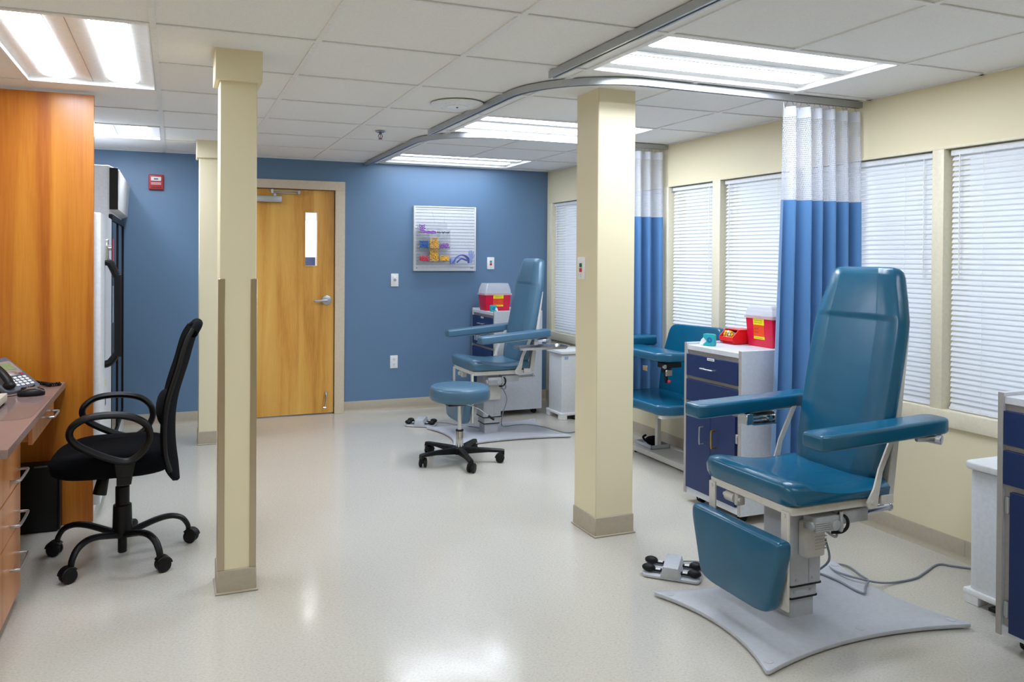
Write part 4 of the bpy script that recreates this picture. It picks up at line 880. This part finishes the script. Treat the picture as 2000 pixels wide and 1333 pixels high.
# ------------------------------------------------------------------ supply carts
def cart(label, loc, w, depth, zt, doors, hand):
    """front faces -X; local y runs along the front"""
    o = thing('supply_cart', label, 'supply cart', loc, 0, 'navy-fronted supply carts'); h = w / 2; t = .02
    for s in (-1, 1):
        sp = bx('side_panel', 'cart', o, 0, depth, s * h - (t if s > 0 else 0), s * h + (0 if s > 0 else t), .05, zt + .012, .001, 1)
        bx('edge_band', 'cartedge', sp, -.002, 0, s * h - (t if s > 0 else 0), s * h + (0 if s > 0 else t), .05, zt + .012)
    bx('top_panel', 'cart', o, .002, depth, -h + t, h - t, zt - .028, zt, .002, 1)
    bx('body', 'cartedge', o, .014, depth - .005, -h + t, h - t, .082, zt - .029)
    bx('back_rail', 'cart', o, depth - .018, depth, -h + t, h - t, zt, zt + .012)
    bx('plinth', 'cart', o, .004, .014, -h + t, h - t, .052, .086)
    top = zt - .052; hs = .122
    for k in range(2):
        z1 = top - k * (hs + .022); d = bx('drawer', 'navy', o, -.006, .014, -h + t + .003, h - t - .003, z1 - hs, z1, .001, 1)
        bar_handle('handle', 'alu', d, (-.006, -.042, z1 - hs * (.53 + .3 * k)), (-.006, .062, z1 - hs * (.53 + .3 * k)), (-.028, 0, 0), .0045)
        if k == 0:
            lb = bx('label', 'white', d, -.0075, -.006, -.03, .03, z1 - .016, z1 - .002); bx('lettering', 'ink', lb, -.0079, -.0075, -.022, .022, z1 - .011, z1 - .008)
    z1 = top - 2 * (hs + .022) - .002; z0 = .09
    if doors == 2:
        for s in (-1, 1):
            y0, y1 = (-h + t + .022, -.0015) if s < 0 else (.0015, h - t - .003); d = bx('door', 'navy', o, -.006, .014, y0, y1, z0, z1, .001, 1)
            yy = s * .05 + .008; bar_handle('handle', hand if s < 0 else 'alu', d, (-.006, yy, z1 - .105), (-.006, yy, z1 - .20), (-.028, 0, 0), .0045)
            if s < 0: bx('hinge', 'alu', d, -.004, .012, -h + t + .004, -h + t + .02, z1 - .14, z1 - .09, .002, 1)
    else:
        d = bx('door', 'navy', o, -.006, .014, -h + t + .003, h - t - .028, z0 - .02, z1, .001, 1)
        bar_handle('handle', 'alu', d, (-.006, -h + .08, z1 - .08), (-.006, -h + .08, z1 - .18), (-.028, 0, 0), .0045)
        for z in (z1 - .05, z0 + .06):
            hg = MB().cyl((.004, h - t - .016, z - .03), (.004, h - t - .016, z + .03), .006, 12).box(.0, .013, h - t - .024, h - t - .006, z - .028, z + .028, .001, 1); hg.build('hinge', 'alu', d)
    for x, y in ((.06, h - .07), (.06, -h + .07), (depth - .06, h - .07), (depth - .06, -h + .07)):
        c = MB()
        for dd in (-.011, .011): c.cyl((x + .012, y + dd - .007, .024), (x + .012, y + dd + .007, .024), .024, 18, b=.004)
        c = c.build('caster', 'black', o); MB().box(x - .02, x + .02, y - .02, y + .02, .068, .082).box(x - .01, x + .02, y - .003, y + .003, .024, .07).build('caster_fork', 'alu', c)
    return o
cart('grey supply cart with navy drawers and doors under the red sharps bin, mid window wall', (2.87, .426, 0), .478, .47, .912, 2, 'brass')
cart('navy and grey supply cart cut off at the right edge', (2.895, -1.388, 0), .50, .45, .920, 1, 'alu')
cart('grey supply cart with navy drawers behind the far chair', (2.722, 3.43, 0), .54, .47, .922, 2, 'alu')

# step bins
def step_bin(label, loc, w, d, h, ped):
    o = thing('step_bin', label, 'waste bin', loc, 0, 'white waste bins')
    MB().prism(rpoly([(0, 0), (w, 0), (w, d), (0, d)], [.012, .012, .012, .04], 5), 'z', .055, h - .035, .004, 2).build('bin_body', 'whitemetal', o)
    MB().prism(rpoly([(-.018, -.018), (w + .01, -.018), (w + .01, d + .012), (-.018, d + .012)], [.02, .02, .02, .04], 5), 'z', h - .03, h, .007, 3).build('lid', 'white', o)
    q = MB().box(-.012, w + .01, -.012, d + .01, .035, .06, .006, 2)
    for x, y in ((.0, .0), (w - .045, 0), (0, d - .045), (w - .045, d - .045)): q.box(x - .01, x + .05, y - .01, y + .05, 0, .04, .003, 1)
    q.build('bin_base', 'white', o); bx('pedal', 'black', o, -.03, .02, d * .4, d * .6, .012, .028, .004, 2) if ped == 'x' else bx('pedal', 'black', o, w * .35, w * .65, -.03, .02, .012, .028, .004, 2)
    if ped == 'x': bx('latch_label', 'ink', o, -.002, .001, .03, .06, h - .085, h - .06)
    else: bx('latch_label', 'lblue', o, .025, .06, -.002, .001, h - .075, h - .05)
    return o
step_bin('white waste bin between the big teal chair and the navy cart at the right edge', (3.15, -1.116, 0), .34, .273, .585, 'x')
step_bin('white step bin in the far corner, partly behind the bare post', (3.235, 2.86, 0), .27, .27, .60, 'y')

# sharps containers, dispensers, tube bin
def sharps(label, loc, w, d, h, hl, rz):
    """label side faces local -Y"""
    o = thing('sharps_container', label, 'sharps container', loc, rz, 'red sharps containers')
    def rect(sw, sd, z, r=.012): return [(p[0], p[1], z) for p in rpoly([(-sw / 2, -sd / 2), (sw / 2, -sd / 2), (sw / 2, sd / 2), (-sw / 2, sd / 2)], r, 4)]
    body = MB().loft([rect(w * .87, d * .80, 0), rect(w * .89, d * .82, .006), rect(w * .965, d * .965, h - .004), rect(w * .965, d * .965, h)]).build('bin_body', 'red', o, angle=50)
    MB().loft([rect(w * 1.03, d * 1.03, h - .012), rect(w * 1.03, d * 1.03, h + .004), rect(w * .97, d * .97, h + .005)]).build('rim', 'lid', o)
    MB().loft([rect(w * .97, d * .97, h + .004), rect(w * .93, d * .95, h + hl * .45), rect(w * .80, d * .88, h + hl * .92), rect(w * .76, d * .84, h + hl)]).build('lid', 'lid', o)
    sl = (d * .965 / 2 - d * .82 / 2) / h
    def face(z): return -(d * .82 / 2 + sl * z) - .0012
    for nm, mt_, z0, z1 in (('caution_label', 'yellow', .72, .93), ('biohazard_label', 'orange', .34, .72), ('caution_label', 'yellow', .25, .34)):
        a, b_ = h * z0, h * z1; lb = MB().loft([[(-w * .19, face(a), a), (w * .19, face(a), a), (w * .19, face(a) + .0012, a), (-w * .19, face(a) + .0012, a)], [(-w * .19, face(b_), b_), (w * .19, face(b_), b_), (w * .19, face(b_) + .0012, b_), (-w * .19, face(b_) + .0012, b_)]]).build(nm, mt_, body)
        q = MB()
        for r in range(2 if z1 - z0 > .1 else 1):
            zz = a + (b_ - a) * (.35 + .3 * r); q.box(-w * (.15 if mt_ == 'yellow' else .16), w * (.12 - .14 * (mt_ == 'orange')), face(zz) - .0006, face(zz), zz, zz + .0016)
        q.build('small_print', 'ink', lb)
    return o
sharps('red sharps container with clear lid on the middle cart, in front of the blue curtain', (3.26, .414, .913), .225, .165, .172, .062, -PI / 2)
sharps('red sharps container with clear lid on the cart by the blue wall', (2.855, 3.47, .923), .265, .19, .155, .095, 0)
def tape(label, loc, rz, s=1, fx=1):
    o = thing('tape_dispenser', label, 'tape dispenser', loc, rz, 'teal tape dispensers')
    MB().prism(rpoly([(-.034 * s, 0), (.034 * s, 0), (.034 * s, .068 * s), (-.034 * s, .068 * s), (-.034 * s, .05 * s), (-.012 * s, .026 * s), (-.034 * s, .008 * s)], [.003, .008, .012, .008, .003, .006, .003], 3), 'y', -.014, .014, .003, 2, mtx=Matrix.Diagonal((fx, 1, 1, 1))).build('shell', 'teal', o)
    MB().lathe([(.013 * s, 0), (.016 * s, .001), (.013 * s, .003), (.009 * s, .003), (.006 * s, -.002)], seg=24, mtx=Matrix.Translation((.006 * s * fx, -.0135, .034 * s)) @ Matrix.Rotation(PI / 2, 4, 'X')).build('hub_ring', 'tblue', o)
    sg = Matrix.Diagonal((fx, 1, 1, 1))
    MB().prism([(-.058 * s, .006), (-.034 * s, .006), (-.014 * s, .026 * s), (-.034 * s, .048 * s), (-.05 * s, .03 * s)], 'y', -.009, .009, .001, 1, mtx=sg).build('tape_end', 'white', o)
    return o
tape('small teal tape dispenser at the front of the middle cart top', (2.95, .545, .913), math.radians(-65))
tape('small teal tape dispenser in front of the sharps container by the blue wall', (2.765, 3.29, .923), math.radians(12), .85, -1)
tb = thing('tube_bin', 'red open-front bin of yellow-capped tubes beside the sharps container', 'bin', (3.185, .594, .913), -PI / 2)
w, d, h = .112, .165, .085; q = MB()
q.box(-w / 2 + .008, w / 2 - .008, -d / 2 + .02, d / 2, 0, .006)
for s in (-1, 1): q.prism(rpoly([(-d / 2 + .012, .004), (d / 2, .004), (d / 2, h), (-d / 2 + .045, h), (-d / 2, .042), (-d / 2, .03)], .004, 2), 'x', s * w / 2 - .002, s * w / 2 + .002, .001, 1)
q.box(-w / 2, w / 2, d / 2 - .004, d / 2, 0.003, h); q.box(-w / 2, w / 2, -d / 2, -d / 2 + .004, .02, .042, .001, 1); q.prism([(-d / 2 + .002, .02), (-d / 2 + .03, .002), (-d / 2 + .034, .004), (-d / 2 + .006, .022)], 'x', -w / 2, w / 2); q.box(-w / 2 - .004, w / 2 + .004, -d / 2 + .05, d / 2 + .002, h - .005, h)
q.build('bin_shell', 'binred', tb)
k = 0
for (u, v, cap) in ((-.036, .04, 'tyellow'), (-.018, .04, 'white'), (0, .038, 'tyellow'), (.018, .04, 'tyellow'), (.036, .04, 'tyellow'), (-.03, .055, 'tyellow'), (-.01, .056, 'tyellow'), (.012, .055, 'white'), (.032, .056, 'tyellow'), (-.018, .07, 'tyellow'), (.004, .071, 'white'), (.024, .07, 'tyellow')):
    q = MB().lathe([(.0072, 0), (.0085, .002), (.0085, .018), (.006, .02)], seg=14); q.mi = 1; q.lathe([(.0066, -.07), (.0066, 0)], seg=12); t = q.build('blood_tube', [cap, 'tubeglass'])
    t.matrix_world = Matrix.Translation((3.145 - (v - .04) * .25 - .005, .594 - u, .913 + v - .004)) @ Matrix.Rotation(-PI / 2, 4, 'Z') @ Matrix.Rotation(math.radians(72), 4, 'X')
    wd = 'yellow' if cap == 'tyellow' else 'white'; tag(t, wd + '-capped tube in the small red bin on the middle cart', 'blood tube', wd + '-capped tubes in the red bin')
# ------------------------------------------------------------------ light from outdoors and camera
wd = bpy.data.worlds.new('sky'); bpy.context.scene.world = wd; wd.use_nodes = True; nt = wd.node_tree; nt.nodes.clear()
wo = nt.nodes.new('ShaderNodeOutputWorld'); bg = nt.nodes.new('ShaderNodeBackground'); bg.inputs['Color'].default_value = (.80, .90, 1., 1); bg.inputs['Strength'].default_value = .85
nt.links.new(bg.outputs[0], wo.inputs[0])
F, CY, CXP = 1498.1787, 513.592, 905.5676; YAW, PIT, ROL = .3617, -.0074, .0064
cam = bpy.data.cameras.new('camera'); co = bpy.data.objects.new('camera', cam); COL.objects.link(co); bpy.context.scene.camera = co
cam.sensor_fit = 'HORIZONTAL'; cam.sensor_width = 36; cam.lens = F / 2000 * 36; cam.shift_x = (1000 - CXP) / 2000; cam.shift_y = -(666.5 - CY) / 2000; cam.clip_start = .02
fwd = Vector((math.sin(YAW) * math.cos(PIT), math.cos(YAW) * math.cos(PIT), math.sin(PIT))); right = Vector((math.cos(YAW), -math.sin(YAW), 0)); up = right.cross(fwd)
r2 = right * math.cos(ROL) + up * math.sin(ROL); u2 = -right * math.sin(ROL) + up * math.cos(ROL)
M3 = Matrix((r2, u2, -fwd)).transposed().to_4x4(); M3.translation = (.0746, -3.0631, 1.4119); co.matrix_world = M3
sc = bpy.context.scene; vs = sc.view_settings; vs.view_transform = 'Standard'; vs.look = 'None'; vs.gamma = 1; vs.use_curve_mapping = False; vs.exposure = 0.13
sc.cycles.max_bounces = 10; sc.cycles.transparent_max_bounces = 24; sc.cycles.sample_clamp_indirect = 6
